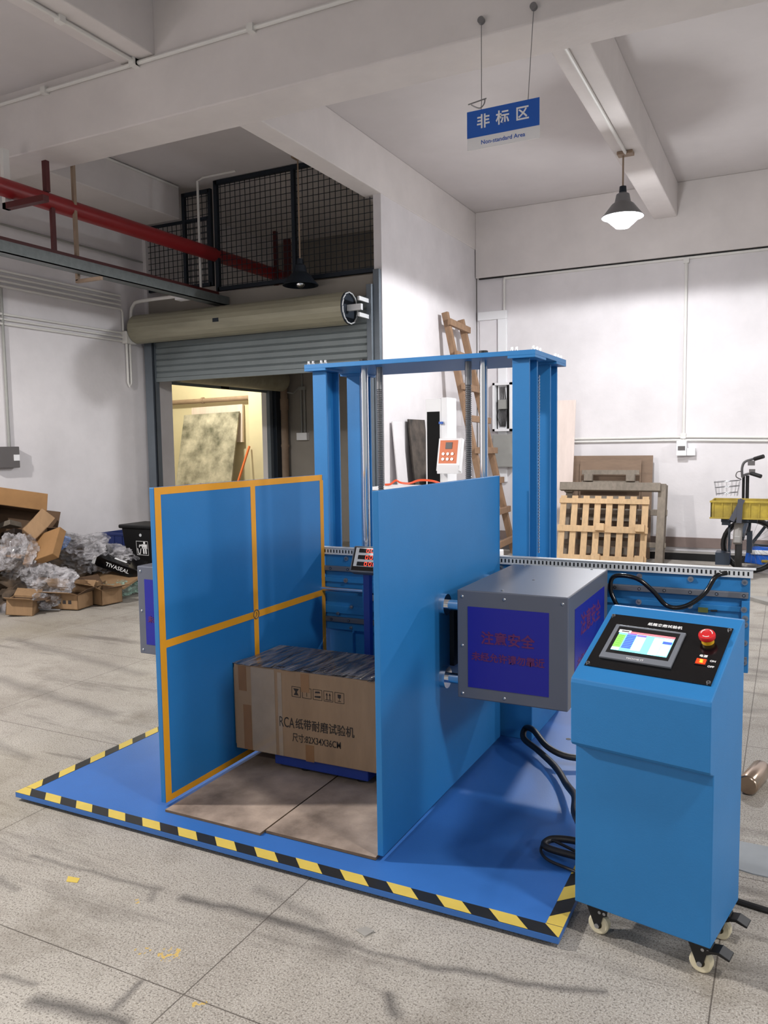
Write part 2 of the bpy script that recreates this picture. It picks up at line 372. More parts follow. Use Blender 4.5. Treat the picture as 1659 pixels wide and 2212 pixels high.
# ------------------------------------------------------------------ the setting
CZ = 4.42
struct(B().box(-12, -6, -.2, 6, 13, 0).make('floor', FLOOR))
bf = bpy.data.objects['floor']; bf.data.transform(Matrix.Translation(bf.location)); bf.location = (0, 0, 0)
w = B(); w.box(-12, 5.1, CZ, 6, 13, 5.1); w.box(-12, -6, 4.47, -4.76, 4.94, 5.1); w.box(-4.76, -6, 4.86, 6, 4.94, 5.1)
struct(w.make('ceiling', CEIL))
struct(B().box(-7.25, -6, 0, -6.95, 7.43, CZ).make('wall_left', WALL))
w = B(); w.box(-7.02, 7.43, 0, -6.9, 7.8, CZ); w.box(-6.99, 9.83, 0, -6.9, 10.45, CZ); w.box(-7.02, 7.8, 2.3, -6.9, 9.83, CZ)
struct(w.make('wall_bay', WALL))
struct(B().box(-3.84, 7.43, 0, -3.752, 10.2, 3.95).make('wall_partition', WALL))
struct(B().box(-3.74, 10.2, 0, 6, 10.45, CZ).make('wall_back', WALL))
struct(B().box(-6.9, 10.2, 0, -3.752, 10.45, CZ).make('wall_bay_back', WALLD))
w = B(); w.box(-12, 6.2, 0, -11.8, 13, CZ); w.box(-12, 12.2, 0, -7.25, 12.4, CZ)
struct(w.make('wall_store', CREAM))
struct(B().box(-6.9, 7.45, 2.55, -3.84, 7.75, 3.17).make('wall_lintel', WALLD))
struct(B().box(-6.95, 4.94, 3.945, 6, 5.36, 4.88).make('trim_1', BEAMM, bevel=.01))
struct(B().box(-3.96, 5.36, 3.95, -3.74, 10.2, CZ).make('trim_2', BEAMM, bevel=.01))
struct(B().box(-1.5, 5.36, 4.03, -1.235, 10.14, CZ).make('trim_3', BEAMM, bevel=.012))
struct(B().box(-3.74, 10.14, 3.58, 6, 10.2, CZ).make('trim_4', BEAMM, bevel=.008))
struct(B().box(-6.95, 5.36, 4.05, -6.36, 7.43, CZ).make('trim_5', BEAMM, bevel=.01))
struct(B().box(-4.76, -6, 4.42, -4.42, 4.945, 4.88).make('trim_6', BEAMM, bevel=.01))
struct(B().box(-3.74, 10.18, .13, 6, 10.2, .25).make('baseboard_back', SKIRT))
struct(B().box(-3.74, 10.185, 0, -2.0, 10.2, .08).make('baseboard_corner', DARKG))
# white framed blind window at the corner of the back wall
wn = struct(B().box(-3.70, 10.185, .9, -3.44, 10.2, 3.03).make('window_1', WALL))
f = B(); f.box(-3.72, 10.15, 3.03, -3.32, 10.2, 3.14); f.box(-3.44, 10.15, .9, -3.32, 10.2, 3.03)
f.make('window_frame', WPL, wn, bevel=.006)
# big roller shutter, half open
d1 = struct(bpy.data.objects.new('door_1', None)); COL.objects.link(d1); d1.location = (-5.3, 7.43, 0); BASE['door_1'] = Vector((-5.3, 7.43, 0))
c = B()
z = 2.24
while z < 2.95:
    zt = min(z + .072, 2.95)
    c.prism([(-6.76, 7.40, z), (-6.76, 7.385, z + .012), (-6.76, 7.385, zt - .014), (-6.76, 7.40, zt), (-6.76, 7.415, zt), (-6.76, 7.415, z)], (2.87, 0, 0)); z += .072
c.box(-6.76, 7.375, 2.20, -3.89, 7.42, 2.245)
c.make('shutter_curtain', SHUT, d1)
g = B(); g.box(-6.90, 7.34, 0, -6.76, 7.43, 2.72); g.box(-6.775, 7.33, 0, -6.755, 7.35, 2.72, 1); g.make('guide_rail', [JAMB, MESHM], d1, bevel=.004)
g = B(); g.box(-3.89, 7.34, 0, -3.83, 7.43, 3.05); g.box(-3.83, 7.38, 0, -3.76, 7.43, 3.2); g.make('guide_rail', JAMB, d1, bevel=.004)
dr = B()
n = 20
vs = []
for k in range(n):
    t = 2 * math.pi * k / n; vs.append((0, math.cos(t) * .165, math.sin(t) * .165))
for k in range(n):
    a, b2 = vs[k], vs[(k + 1) % n]
    y0, z0 = 7.2, 2.80
    dr.poly([(-6.86, y0 + a[1], z0 + a[2]), (-6.86, y0 + b2[1], z0 + b2[2]), (-4.02, y0 + b2[1], z0 + b2[2]), (-4.02, y0 + a[1], z0 + a[2])])
    ca, cb = [(y0 + a[1] * .93, z0 + a[2] * .93)], [(y0 + b2[1] * .93, z0 + b2[2] * .93)]
    dr.poly([(-6.86, y0 + a[1], z0 + a[2]), (-4.02, y0 + a[1], z0 + a[2]), (-4.02, ca[0][0], ca[0][1]), (-6.86, ca[0][0], ca[0][1])], 1)
dr.cyl((-6.86, 7.2, 2.80), (-6.84, 7.2, 2.80), .16, 20, 1); dr.cyl((-4.05, 7.2, 2.80), (-4.02, 7.2, 2.80), .162, 20, 1)
dr.box(-5.62, 7.034, 2.77, -5.54, 7.04, 2.81, 1)
dr.make('shutter_drum', [SHUTB, MESHM], d1)
e = B(); R0 = .15
for k in range(14):
    t = 2 * math.pi * k / 14; e.tube([(-4.0, 7.2 + math.cos(t + q * 2.1) * (R0 + .012 * math.sin(q * 3.14)), 2.80 + math.sin(t + q * 2.1) * (R0 + .012 * math.sin(q * 3.14))) for q in (0, .07, .14, .2)], .006, 6)
e.make('drum_rim', ZINC, d1)
e = B(); e.box(-4.03, 7.17, 2.77, -3.86, 7.21, 2.83); e.box(-3.88, 7.14, 2.70, -3.86, 7.43, 2.74); e.box(-3.88, 7.14, 2.86, -3.86, 7.43, 2.90); e.cyl((-4.02, 7.2, 2.8), (-3.88, 7.2, 2.8), .03)
e.make('drum_bracket', ZINC, d1)
# second shutter in the bay's side wall
d2 = struct(bpy.data.objects.new('door_2', None)); COL.objects.link(d2); d2.location = (-6.85, 8.8, 0); BASE['door_2'] = Vector((-6.85, 8.8, 0))
B().cyl((-6.72, 7.72, 2.38), (-6.72, 9.95, 2.38), .16, 20).make('shutter_drum', SHUTB, d2, smooth=True)
c = B(); c.box(-6.9, 7.8, 2.2, -6.88, 9.83, 2.4); c.box(-6.9, 8.75, 2.2, -6.86, 8.9, 2.26, 1); c.make('shutter_curtain', [SHUT, BLACK], d2)
g = B(); g.box(-6.9, 9.82, 0, -6.84, 9.9, 2.3, 1); g.box(-6.9, 9.9, 0, -6.78, 10.1, 2.3); g.make('guide_rail', [MESHM, JAMB], d2, bevel=.004)
# raised step along the back wall and slab edge at the right
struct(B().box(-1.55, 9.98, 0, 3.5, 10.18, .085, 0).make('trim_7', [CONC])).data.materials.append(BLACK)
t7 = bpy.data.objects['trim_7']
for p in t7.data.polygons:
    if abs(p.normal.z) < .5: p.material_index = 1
struct(B().prism([(-.33, 7.75, 0), (-.10, 7.45, 0), (3, 7.2, 0), (3, 7.75, 0)], (0, 0, .03)).make('trim_8', CONC))

# ------------------------------------------------------------------ fence above the shutter
fz = thing('mesh_fence', 'dark welded mesh fence fixed above the roller shutter', 'fence', (-5.3, 7.5, 3.15))
def fence_panel(x0, z0, x1, z1, fw=.035, clip=None, top=True):
    y = 7.47
    fr = B()
    for a in (x0, x1): fr.box(a - fw / 2, y - fw / 2, z0, a + fw / 2, y + fw / 2, z1 if clip is None or a < clip else 3.96)
    fr.box(x0, y - fw / 2, z0, x1, y + fw / 2, z0 + fw)
    if top: fr.box(x0, y - fw / 2, z1 - fw, x1 if clip is None else clip, y + fw / 2, z1)
    fr.make('fence_frame', MESHM, fz)
    g = B(); x = x0 + .06
    while x < x1 - .01:
        zt = z1 if clip is None or x < clip else 3.96
        g.box(x - .003, y - .003, z0, x + .003, y + .003, zt); x += .068
    zz = z0 + .06
    while zz < z1 - .01:
        g.box(x0, y - .003, zz - .003, x1 if (clip is None or zz < 3.95) else clip, y + .003, zz + .003); zz += .068
    return g.make('wire_mesh', MESHM, fz)
fence_panel(-5.86, 3.19, -3.80, 4.41, .045, clip=-3.98)
pb = B(); pb.box(-4.84, 7.445, 3.19, -4.80, 7.49, 4.41); pb.make('fence_post', MESHM, fz)
fence_panel(-6.33, 3.26, -5.95, 4.34, .04)
fence_panel(-6.92, 3.27, -5.98, 4.04, .03)
# ------------------------------------------------------------------ pipes and services
t = thing('sprinkler_pipe', 'thick red fire sprinkler pipe hung under the beams at upper left', 'pipe', (-5.9, 6, 3.6))
B().cyl((-5.9, 3.6, 3.6), (-5.9, 10.2, 3.6), .075, 20).make('pipe', REDP, t, smooth=True)
hg = B(); hg.box(-5.925, 5.13, 3.68, -5.875, 5.17, 4.42); hg.make('hanger', DRED, t)
hg = B(); hg.box(-5.99, 4.76, 3.45, -5.95, 4.82, 3.945); hg.box(-5.99, 4.76, 3.45, -5.5, 4.82, 3.5, 1); hg.make('hanger', [PVC, DRED], t)
hg = B(); hg.box(-5.84, 8.55, 3.2, -5.8, 8.6, 4.1); hg.box(-5.72, 8.6, 3.2, -5.64, 8.65, 4.0); hg.make('hanger', DRED, t)
t = thing('cable_tray', 'long galvanised cable tray hung below the red pipe', 'cable tray', (-5.75, 6, 3.0))
c = B(); c.box(-5.8, 4.0, 3.0, -5.68, 7.42, 3.01); c.box(-5.685, 4.0, 3.0, -5.68, 7.42, 3.10); c.box(-5.80, 4.0, 3.0, -5.795, 7.42, 3.12); c.make('tray', GALV, t)
c = B(); c.box(-5.88, 3.6, 3.13, -5.82, 7.42, 3.17); c.make('angle_bar', DRED, t)
c = B(); c.box(-5.86, 5.39, 2.95, -5.83, 5.42, 4.42); c.box(-5.86, 5.39, 2.93, -5.55, 5.42, 2.96); c.make('hanger', PIPEB, t)
c = B(); c.box(-5.88, 5.15, 3.15, -5.85, 5.19, 3.6); c.make('hanger', DRED, t)
def conduit(pts, r, label, m=PVC, clips=None, group=None):
    b = B(); b.tube(pts, r, 8)
    if clips:
        for p in clips: b.ob(p, (r * 3.4, r * 3.4, r * 3.4))
    return tag(b.make('conduit', m, smooth=True), label, 'conduit', group)
k = 0
for zz, lab in ((3.17, 'uppermost'), (3.12, 'second'), (3.07, 'third'), (3.02, 'fourth')):
    conduit([(-6.93, -1, zz), (-6.93, (7.02, 7.02, 7.02, 7.02)[k], zz)] + ([(-6.93, 7.045, zz - .03), (-6.93, 7.045, 2.775)] if k == 3 else []), .013, '%s conduit of the upper bundle along the left wall' % lab, group='conduits along the left wall'); k += 1
for zz, lab in ((2.75, 'upper'), (2.70, 'middle'), (2.655, 'lower')):
    conduit([(-6.93, -1, zz), (-6.93, 7.03, zz)], .012, '%s conduit of the three running into the grey junction box' % lab, group='conduits along the left wall')
conduit([(-6.93, 3, 3.62), (-6.93, 7.4, 3.62)], .011, 'single thin conduit high on the left wall behind the red pipe', m=BOXG)
t = thing('junction_box', 'beige junction box on the left wall beside the roller shutter', 'junction box', (-6.92, 7.11, 2.7))
B().box(-6.95, 7.03, 2.63, -6.87, 7.20, 2.77).make('box', PVC, t, bevel=.008)
b = B(); b.tube([(-6.92, 7.08, 2.63), (-6.92, 7.08, 2.18), (-6.92, 7.1, 2.14), (-6.92, 7.13, 2.18), (-6.92, 7.13, 2.63)], .014, 8); b.make('drop_pipe', PVC, t, smooth=True)
b = B(); b.tube([(-6.90, 7.15, 2.77), (-6.90, 7.15, 2.98), (-6.84, 7.13, 3.07), (-6.7, 7.1, 3.1), (-6.0, 6.95, 3.07)], .02, 10, smoothn=5); b.make('elbow_pipe', PVC, t, smooth=True)
b = B(); b.box(-6.02, 6.9, 3.02, -5.88, 7.0, 3.07); b.make('outlet_box', WPL, t, bevel=.005)
t = thing('switch_box', 'dark grey breaker box with white cover at the left frame edge', 'switch box', (-6.93, 5.4, 1.35))
B().box(-6.95, 5.2, 1.24, -6.86, 5.5, 1.45).make('box', DARKG, t, bevel=.006)
B().box(-6.86, 5.43, 1.31, -6.85, 5.49, 1.37).make('breaker', WPL, t)
b = B(); b.tube([(-6.93, 5.44, 1.45), (-6.93, 5.44, 3.0)], .014, 8); b.make('riser', BOXG, t, smooth=True)
conduit([(-6.35, 5.42, 4.40), (-6.35, 7.4, 4.40)], .014, 'conduit along the top edge of the left side beam', m=PVC)
conduit([(-5.98, 7.3, 3.13), (-5.98, 7.3, 4.38), (-5.9, 7.3, 4.41), (-5.45, 7.3, 4.41)], .014, 'white conduit rising in front of the mesh fence', clips=None)
conduit([(-7, 4.92, 4.39), (5, 4.92, 4.39)], .016, 'white conduit along the top of the big cross beam', clips=[(-4.6, 4.92, 4.39), (-3.5, 4.92, 4.39), (-5.6, 4.92, 4.39)])
conduit([(-4.6, 4.92, 4.40), (-4.6, -2, 4.40)], .016, 'white conduit along the near ceiling beam at upper left', clips=[(-4.6, 4.9, 4.395), (-4.6, 4.2, 4.40)])
# back wall services
g = 'conduits on the back wall'
b = B(); b.box(-3.36, 10.165, 3.535, 6, 10.2, 3.56); tag(b.make('cable_duct', PVC), 'white cable duct under the back wall beam', 'cable duct')
b = B(); b.tube([(-3.70, 10.175, 3.571), (-3.2, 10.17, 3.569), (6, 10.17, 3.569)], .011, 8); tag(b.make('shadow_gap_line', RUBBER, smooth=True), 'black line standing in for the shadow gap above the white duct', 'cable')  # added dark tube, drawn for the shadow gap between duct and beam
conduit([(-3.36, 10.18, 3.14), (-3.36, 10.18, 3.54)], .016, 'short upright conduit above the white window frame', group=g)
conduit([(-1.13, 10.18, 1.41), (-1.13, 10.18, 3.54)], .018, 'tall upright conduit dropping to the wall switch', group=g, clips=[(-1.13, 10.18, 3.52), (-1.13, 10.18, 1.47)])
conduit([(-3.3, 10.18, 1.45), (-1.13, 10.18, 1.46), (1.5, 10.18, 1.40)], .015, 'upper of two level conduits along the back wall', group=g)
conduit([(-3.3, 10.18, 1.415), (-1.13, 10.18, 1.42), (1.5, 10.18, 1.36)], .015, 'lower of two level conduits along the back wall', group=g)
t = thing('wall_switch', 'white breaker box with socket on the back wall above the pallets', 'wall switch', (-1.12, 10.17, 1.3))
B().box(-1.20, 10.10, 1.235, -1.085, 10.2, 1.41).make('box', WPL, t, bevel=.005)
B().box(-1.18, 10.095, 1.30, -1.10, 10.1, 1.35).make('breaker', DARKG, t)
B().box(-1.085, 10.13, 1.235, -.99, 10.2, 1.325).make('socket', WPL, t, bevel=.005)
t = thing('fuse_box', 'open white fuse box with wires behind the right post', 'fuse box', (-3.36, 10.15, 1.9))
f = B(); f.box(-3.49, 10.08, 1.57, -3.46, 10.2, 2.2); f.box(-3.26, 10.08, 1.57, -3.23, 10.2, 2.2); f.box(-3.49, 10.08, 2.17, -3.23, 10.2, 2.2); f.box(-3.49, 10.08, 1.57, -3.23, 10.2, 1.60)
f.make('frame', WPL, t)
B().box(-3.46, 10.17, 1.6, -3.26, 10.2, 2.17).make('back_plate', BLACK, t)
B().box(-3.42, 10.10, 1.86, -3.31, 10.16, 1.98).make('breaker', BOXG, t)
for q in range(7): B().tube([(-3.42 + .018 * q, 10.14, 1.86), (-3.43 + .02 * q, 10.12, 1.76), (-3.40 + .012 * q, 10.13, 1.63)], .006, 6, smoothn=3).make('wire', HOSE, t)
for q in range(4): B().tube([(-3.40 + .025 * q, 10.14, 1.98), (-3.40 + .02 * q, 10.13, 2.15)], .006, 6).make('wire', HOSE, t)
t = thing('junction_cabinet', 'closed grey steel cabinet below the open fuse box', 'cabinet', (-3.36, 10.15, 1.1))
B().box(-3.48, 10.05, 1.10, -3.2, 10.2, 1.53).make('body', BOXG, t, bevel=.01)
B().cyl((-3.42, 10.05, 1.32), (-3.42, 10.03, 1.32), .015).make('lock', BLACK, t)

# ------------------------------------------------------------------ lamps and sign
def pendant(x, y, ztop, zs, label, bulb):
    t = thing('pendant_lamp', label, 'lamp', (x, y, zs))
    B().cyl((x, y, zs + .26), (x, y, ztop), .008, 8).make('cord', PIPEB, t)
    c = B(); c.box(x - .05, y - .05, ztop - .03, x + .09, y + .05, ztop); c.make('ceiling_rose', PIPEB, t, bevel=.005)
    c = B(); c.lathe((x, y, zs), [(0.001, .27), (.03, .27), (.034, .215), (.034, .21)], 20); c.make('cap', MESHM, t, smooth=True)
    c = B(); c.lathe((x, y, zs), [(.034, .215), (.058, .20), (.072, .13), (.10, .11), (.17, .02), (.19, 0), (.186, -.004), (.165, .018), (.095, .10), (.065, .12)], 32); c.make('shade', LAMPM if bulb else MESHM, t, smooth=True)
    if bulb:
        c = B(); c.lathe((x, y, zs), [(.001, -.10), (.06, -.095), (.11, -.05), (.172, .008), (.17, .012), (.09, .09), (.001, .1)], 28); c.make('bulb', BULB, t, smooth=True)
    else:
        c = B(); c.sphere((x, y, zs + .02), .05, 14); c.make('bulb', CHROME, t, smooth=True)
pendant(PENDANT[0], PENDANT[1], 4.03, 3.46, 'lit pendant lamp glowing white under the right ceiling beam', True)
pendant(-4.60, 7.22, 4.4, 3.09, 'unlit dark pendant lamp hanging before the mesh fence above the shutter', False)
t = thing('ceiling_light_conduit', 'white conduit under the right ceiling beam feeding the pendant lamp', 'conduit', (-1.40, 6.6, 4.01))
b = B(); b.tube([(-1.385, 5.37, 4.013), (-1.385, 7.66, 4.013)], .015, 8); b.make('pipe', PVC, t, smooth=True)
sg = thing('hanging_sign', 'blue and white hanging area sign on two thin wires', 'sign', (-1.62, 4.89, 3.25))
B().box(-1.852, 4.885, 3.25, -1.389, 4.893, 3.483).make('board', [SIGNW], sg)
B().box(-1.852, 4.882, 3.323, -1.389, 4.886, 3.483).make('blue_band', SIGNB, sg)
for ch, xx in (('非', -1.745), ('标', -1.62), ('区', -1.495)):
    text(ch, .088, WHITE, sg, front(xx, 4.881, 3.405), offset=.0017)
text('Non-standard Area', .036, SIGNB, sg, front(-1.62, 4.884, 3.285), offset=.0003)
for xb, xt in ((-1.762, -1.772), (-1.462, -1.439)):
    b = B(); b.tube([(xb, 4.89, 3.475), (xb, 4.90, 3.53), (xt, 4.93, 4.03)], .0025, 6); b.make('wire', DSTEEL, sg)
    b = B(); b.cyl((xt, 4.94, 4.033), (xt, 4.915, 4.033), .022, 14); b.make('ceiling_hook', DSTEEL, sg)
b = B(); b.tube([(-1.83, 4.90, 3.53), (-1.80, 4.90, 3.51), (-1.77, 4.9, 3.50), (-1.745, 4.9, 3.52), (-1.74, 4.9, 3.545)], .004, 6, smoothn=3); b.bar((-1.85, 4.9, 3.535), (-1.73, 4.9, 3.55), .006, .006); b.make('wire_hook', DSTEEL, sg)

# ------------------------------------------------------------------ the clamp testing machine
PZ = .035
mc = thing('clamp_tester', 'big blue clamp testing machine with two upright plates on a low platform', 'testing machine', (-1.65, 3.1, 0))
pf = B(); pf.box(-2.767, 2.113, .014, -.541, 4.25, PZ); pf.box(-2.72, 2.2, 0, -.6, 4.2, .02, 1)
pf = pf.make('platform', [DBLUE, BLACK], mc, bevel=.002)
# striped warning tape: front, left and right edges
def stripes(p0, du, dv, length, width, pitch, name='hazard_tape', slant=1.0):
    b = B(); z = PZ + .0008
    def P(a, c): return (p0[0] + du[0] * a + dv[0] * c, p0[1] + du[1] * a + dv[1] * c, z)
    b.poly([P(0, 0), P(length, 0), P(length, width), P(0, width)], 1)
    a = 0
    while a < length:
        q = [(a, 0), (a + pitch / 2, 0), (a + pitch / 2 - slant * width, width), (a - slant * width, width)]
        q = [(min(max(x, 0), length), y) for x, y in q]
        b.poly([(x, y, zz + .0005) for x, y, zz in (P(*k) for k in q)], 0); a += pitch
    return b.make(name, [YEL, TBLK], pf)
stripes((-2.767, 2.113), (1, 0), (0, 1), 2.226, .05, .171)
stripes((-2.767, 2.165), (0, 1), (1, 0), 2.05, .05, .171)
stripes((-.541, 2.165), (0, 1), (-1, 0), 2.05, .05, .171)
for x, y in ((-.885, 3.62), (-.90, 3.35), (-.75, 3.9)): B().cyl((x, y, PZ), (x, y, PZ + .001), .012, 12).make('bolt_hole', BLACK, pf)
# clamp plates
lp = B(); lp.box(-2.134, 2.268, .052, -2.112, 3.485, 1.271); lp = lp.make('clamp_plate', BLUE, mc, bevel=.002)
o = B(); X = -2.1115
def strip(y0, z0, y1, z1): o.box(X - .0002, y0, z0, X + .0006, y1, z1)
strip(2.270, .052, 2.303, 1.271); strip(2.303, 1.243, 3.475, 1.271); strip(2.303, .052, 3.475, .076); strip(3.452, .076, 3.484, 1.243)
strip(2.868, .076, 2.902, 1.243); strip(2.303, .654, 2.868, .684); strip(2.902, .654, 3.452, .684)
o.make('marking_line', ORANGE, lp)
o = B(); o.tube([(X + .001, 2.885 + .02 * math.cos(t * .42), .67 + .02 * math.sin(t * .42)) for t in range(15)], .0025, 5, closed=True)
o.tube([(X + .001, 2.876, .655), (X + .001, 2.89, .668), (X + .001, 2.885, .68)], .002, 5); o.make('centre_mark', DARKW, lp)
rp = B().box(-1.192, 2.268, .052, -1.170, 3.478, 1.271).make('clamp_plate', BLUE, mc, bevel=.002)
# clamp boxes with rods and warning stickers
def clamp_box(x0, x1, sgn):
    b = B(); b.box(x0, 2.70, .482, x1, 3.37, .886); cb = b.make('clamp_box', GREYP, mc, bevel=.004)
    st = B(); st.box(x0 + .042, 2.6985, .527, x1 - .067, 2.7005, .827); st.make('warning_sticker', NAVY, cb)
    cx = (x0 + x1) / 2 - .0125
    text('注意安全', .05, WRED, cb, front(cx, 2.6975, .713), offset=.0012)
    text('未经允许请勿靠近', .034, WRED, cb, front(cx, 2.6975, .643), offset=.0008)
    st = B(); st.box(x1 - .001, 2.795, .527, x1 + .0012, 3.30, .827); st.make('warning_sticker', NAVY, cb)
    text('注意安全', .085, WRED, cb, side(x1 + .0016, 3.05, .745), offset=.0015)
    text('未经允许请勿靠近', .055, WRED, cb, side(x1 + .0016, 3.05, .61), offset=.001)
    for xx, zz in ((x0 + .02, .862), (x0 + .18, .862), (x1 - .02, .862), (x0 + .02, .68), (x0 + .02, .50), (x0 + .18, .50)): B().sphere((xx, 2.70, zz), .006, 10, sc=(1, .6, 1)).make('screw', STEEL, cb, smooth=True)
    for xx, yy in ((x0 + .16, 2.74), (x0 + .2, 3.0), (x0 + .06, 3.34), (x1 - .06, 3.34)): B().sphere((xx, yy, .886), .006, 10, sc=(1, 1, .6)).make('screw', STEEL, cb, smooth=True)
    xp = -1.170 if sgn > 0 else -2.134; xe = x0 if sgn > 0 else x1; s2 = 1 if sgn > 0 else -1
    for yy in (2.79, 3.277):
        for zz in (.807, .523):
            rd = B(); rd.cyl((xp, yy, zz), (xp + s2 * .022, yy, zz), .041, 24); rd.cyl((xp + s2 * .022, yy, zz), (xe, yy, zz), .02, 18)
            rd.cyl((xe - s2 * .014, yy, zz), (xe, yy, zz), .032, 18, 1)
            rd.make('clamp_rod', [CHROME, BLACK], mc, smooth=True)
    pt = B(); pt.box(xp + s2 * .002, 2.86, .55, xp + s2 * .02, 3.2, .78); pt.make('rod_backing', MESHM, mc)
clamp_box(-1.073, -.663, 1); clamp_box(-2.632, -2.222, -1)
# cross beam with guide rails and perforated strip
XB0, XB1 = -3.17, -.125
bb = B(); bb.box(XB0, 3.50, .475, XB1, 3.525, .872); bb.box(XB0, 3.49, .722, XB1, 3.50, .745); bb.box(XB0, 3.49, .56, XB1, 3.50, .60)
bb.box(XB1 - .03, 3.485, .475, XB1, 3.5, .77)
bb = bb.make('cross_beam', BLUE, mc, bevel=.002)
pr_ = B(); pr_.box(XB0 - .01, 3.488, .864, XB1 + .01, 3.50, .897); pr_.box(XB0 - .01, 3.484, .897, XB1 + .02, 3.52, .901)
x = XB0 + .01
while x < XB1: pr_.box(x - .0032, 3.4872, .873, x + .0032, 3.4885, .889, 1); x += .0175
pr_.make('perforated_strip', [ZINC, BLACK], bb)
def guide(z):
    gr = B(); gr.box(XB0 + .03, 3.479, z - .012, XB1 - .005, 3.50, z + .012); gr = gr.make('guide_rail', RAILM, bb, bevel=.002); 
    q = B(); x = XB0 + .08
    while x < XB1 - .02: q.cyl((x, 3.479, z), (x, 3.4775, z), .0065, 12); q.cyl((x, 3.4776, z), (x, 3.4770, z), .004, 10, 1); x += .1015
    q.make('rail_bolt', [BLACK, STEEL], bb)
guide(.793); guide(.53)
def bolt(x, y, z, r=.012):
    q = B(); q.cyl((x, y, z), (x, y - .007, z), r, 16); q.cyl((x, y - .007, z), (x, y - .013, z), r * .5, 6, 1); q.make('beam_bolt', [STEEL, DSTEEL], bb, smooth=True)
for zz, yy in ((.845, 3.50), (.735, 3.49)):
    x = -.145
    while x > XB0: bolt(x, yy, zz); x -= .205
for zz in (.70, .675, .60, .52): bolt(-.14, 3.485, zz)
for xx, zz in ((-1.96, .60), (-1.82, .60), (-1.74, .60), (-2.04, .56), (-1.97, .49), (-1.75, .50), (-1.70, .64), (-1.70, .62)): bolt(xx, 3.49 if .56 <= zz <= .6 else 3.5, zz, .009)
q = B(); q.cyl((-2.2, 3.46, .69), (-1.15, 3.46, .69), .012, 16); q.make('drive_rod', CHROME, bb, smooth=True)
q = B(); q.box(-1.86, 3.42, .60, -1.76, 3.50, .73); q.cyl((-1.81, 3.42, .675), (-1.81, 3.40, .675), .022, 18, 1); q.ob((-1.79, 3.41, .675), (.025, .03, .03), None, 2); q.make('rod_bracket', [BLUE, BLACK, STEEL], bb, bevel=.002)
q = B(); q.box(-.318, 3.485, .711, -.28, 3.50, .731); q.cyl((-.27, 3.49, .72), (-.245, 3.488, .722), .004, 8, 1); q.make('limit_sensor', [mat('sensor_green', (92, 100, 46), .5), BLACK], bb)
q = B(); q.tube([(-.21, 3.46, .885), (-.25, 3.44, .87), (-.29, 3.43, .80), (-.36, 3.42, .745), (-.43, 3.42, .74), (-.49, 3.42, .80), (-.55, 3.42, .845), (-.62, 3.42, .855), (-.655, 3.42, .84), (-.66, 3.42, .79), (-.64, 3.42, .74), (-.62, 3.44, .70)], .0095, 10, smoothn=6); q.make('beam_cable', GLOSSB, mc, smooth=True)
# columns: front and rear I section posts
def ipost(x0, y0):
    b = B(); Wd, D, zt = .08, .137, 1.80
    b.box(x0, y0, PZ, x0 + Wd, y0 + .012, zt); b.box(x0, y0 + D - .012, PZ, x0 + Wd, y0 + D, zt); b.box(x0 + Wd / 2 - .006, y0 + .012, PZ, x0 + Wd / 2 + .006, y0 + D - .012, zt)
    return b.make('column', BLUE, mc, bevel=.0015)
for x0 in (-2.207, -1.137):
    for y0 in (3.56, 3.918): ipost(x0, y0)
q = B(); z = .9
while z < 1.74: q.sphere((-1.052, 3.70, z), .005, 6, sc=(1, 1, 1.6)); z += .0145
q.make('bead_chain', CHROME, mc, smooth=True)
b = B(); b.box(-1.30, 3.53, PZ, -1.033, 4.07, .47); b.make('pedestal', BLUE, mc, bevel=.004)
b = B(); b.box(-2.24, 3.53, PZ, -1.98, 4.07, .47); b.make('pedestal', BLUE, mc, bevel=.004)
b = B(); b.box(-1.98, 3.56, PZ, -1.30, 3.58, .47); b.make('base_panel', BLUE, mc)
tp = B(); tp.box(-2.238, 3.53, 1.812, -1.021, 4.085, 1.834); tp = tp.make('top_plate', BLUE, mc, bevel=.0015)
for x0, x1 in ((-2.238, -2.112), (-1.150, -1.021)):
    for y0, y1 in ((3.53, 3.71), (3.90, 4.085)):
        B().box(x0, y0, 1.80, x1, y1, 1.812).make('post_cap', BLUE, tp, bevel=.001)
q = B()
for x in (-2.222, -2.196, -2.147, -2.122, -1.135, -1.113, -1.036):
    for y in (3.55, 3.605, 3.66, 3.93, 3.985, 4.04):
        if x < -1.1 and y != 3.55: continue
        q = B(); q.cyl((x, y, 1.834), (x, y, 1.84), .009, 10); q.cyl((x, y, 1.84), (x, y, 1.852), .006, 6); q.make('cap_bolt', STEEL, tp)
for x in (-1.958, -1.311):
    B().cyl((x, 3.66, PZ), (x, 3.66, 1.815), .0195, 24).make('guide_rod', CHROME, mc, smooth=True)
    B().cyl((x, 3.66, 1.834), (x, 3.66, 1.858), .022, 20).make('rod_cap', BLACK, mc, bevel=.003)
for x in (-1.870, -1.389):
    q = B(); prof = []; z = PZ; q.cyl((x, 3.66, PZ), (x, 3.66, 1.815), .0125, 14); z = .9
    while z < 1.70: prof += [(.0125, z), (.016, z + .002), (.016, z + .005), (.0125, z + .007)]; z += .0095
    q.lathe((x, 3.66, 0), prof, 14); q.cyl((x, 3.66, 1.70), (x, 3.66, 1.812), .0165, 14)
    q.make('lead_screw', DSTEEL, mc, smooth=True)

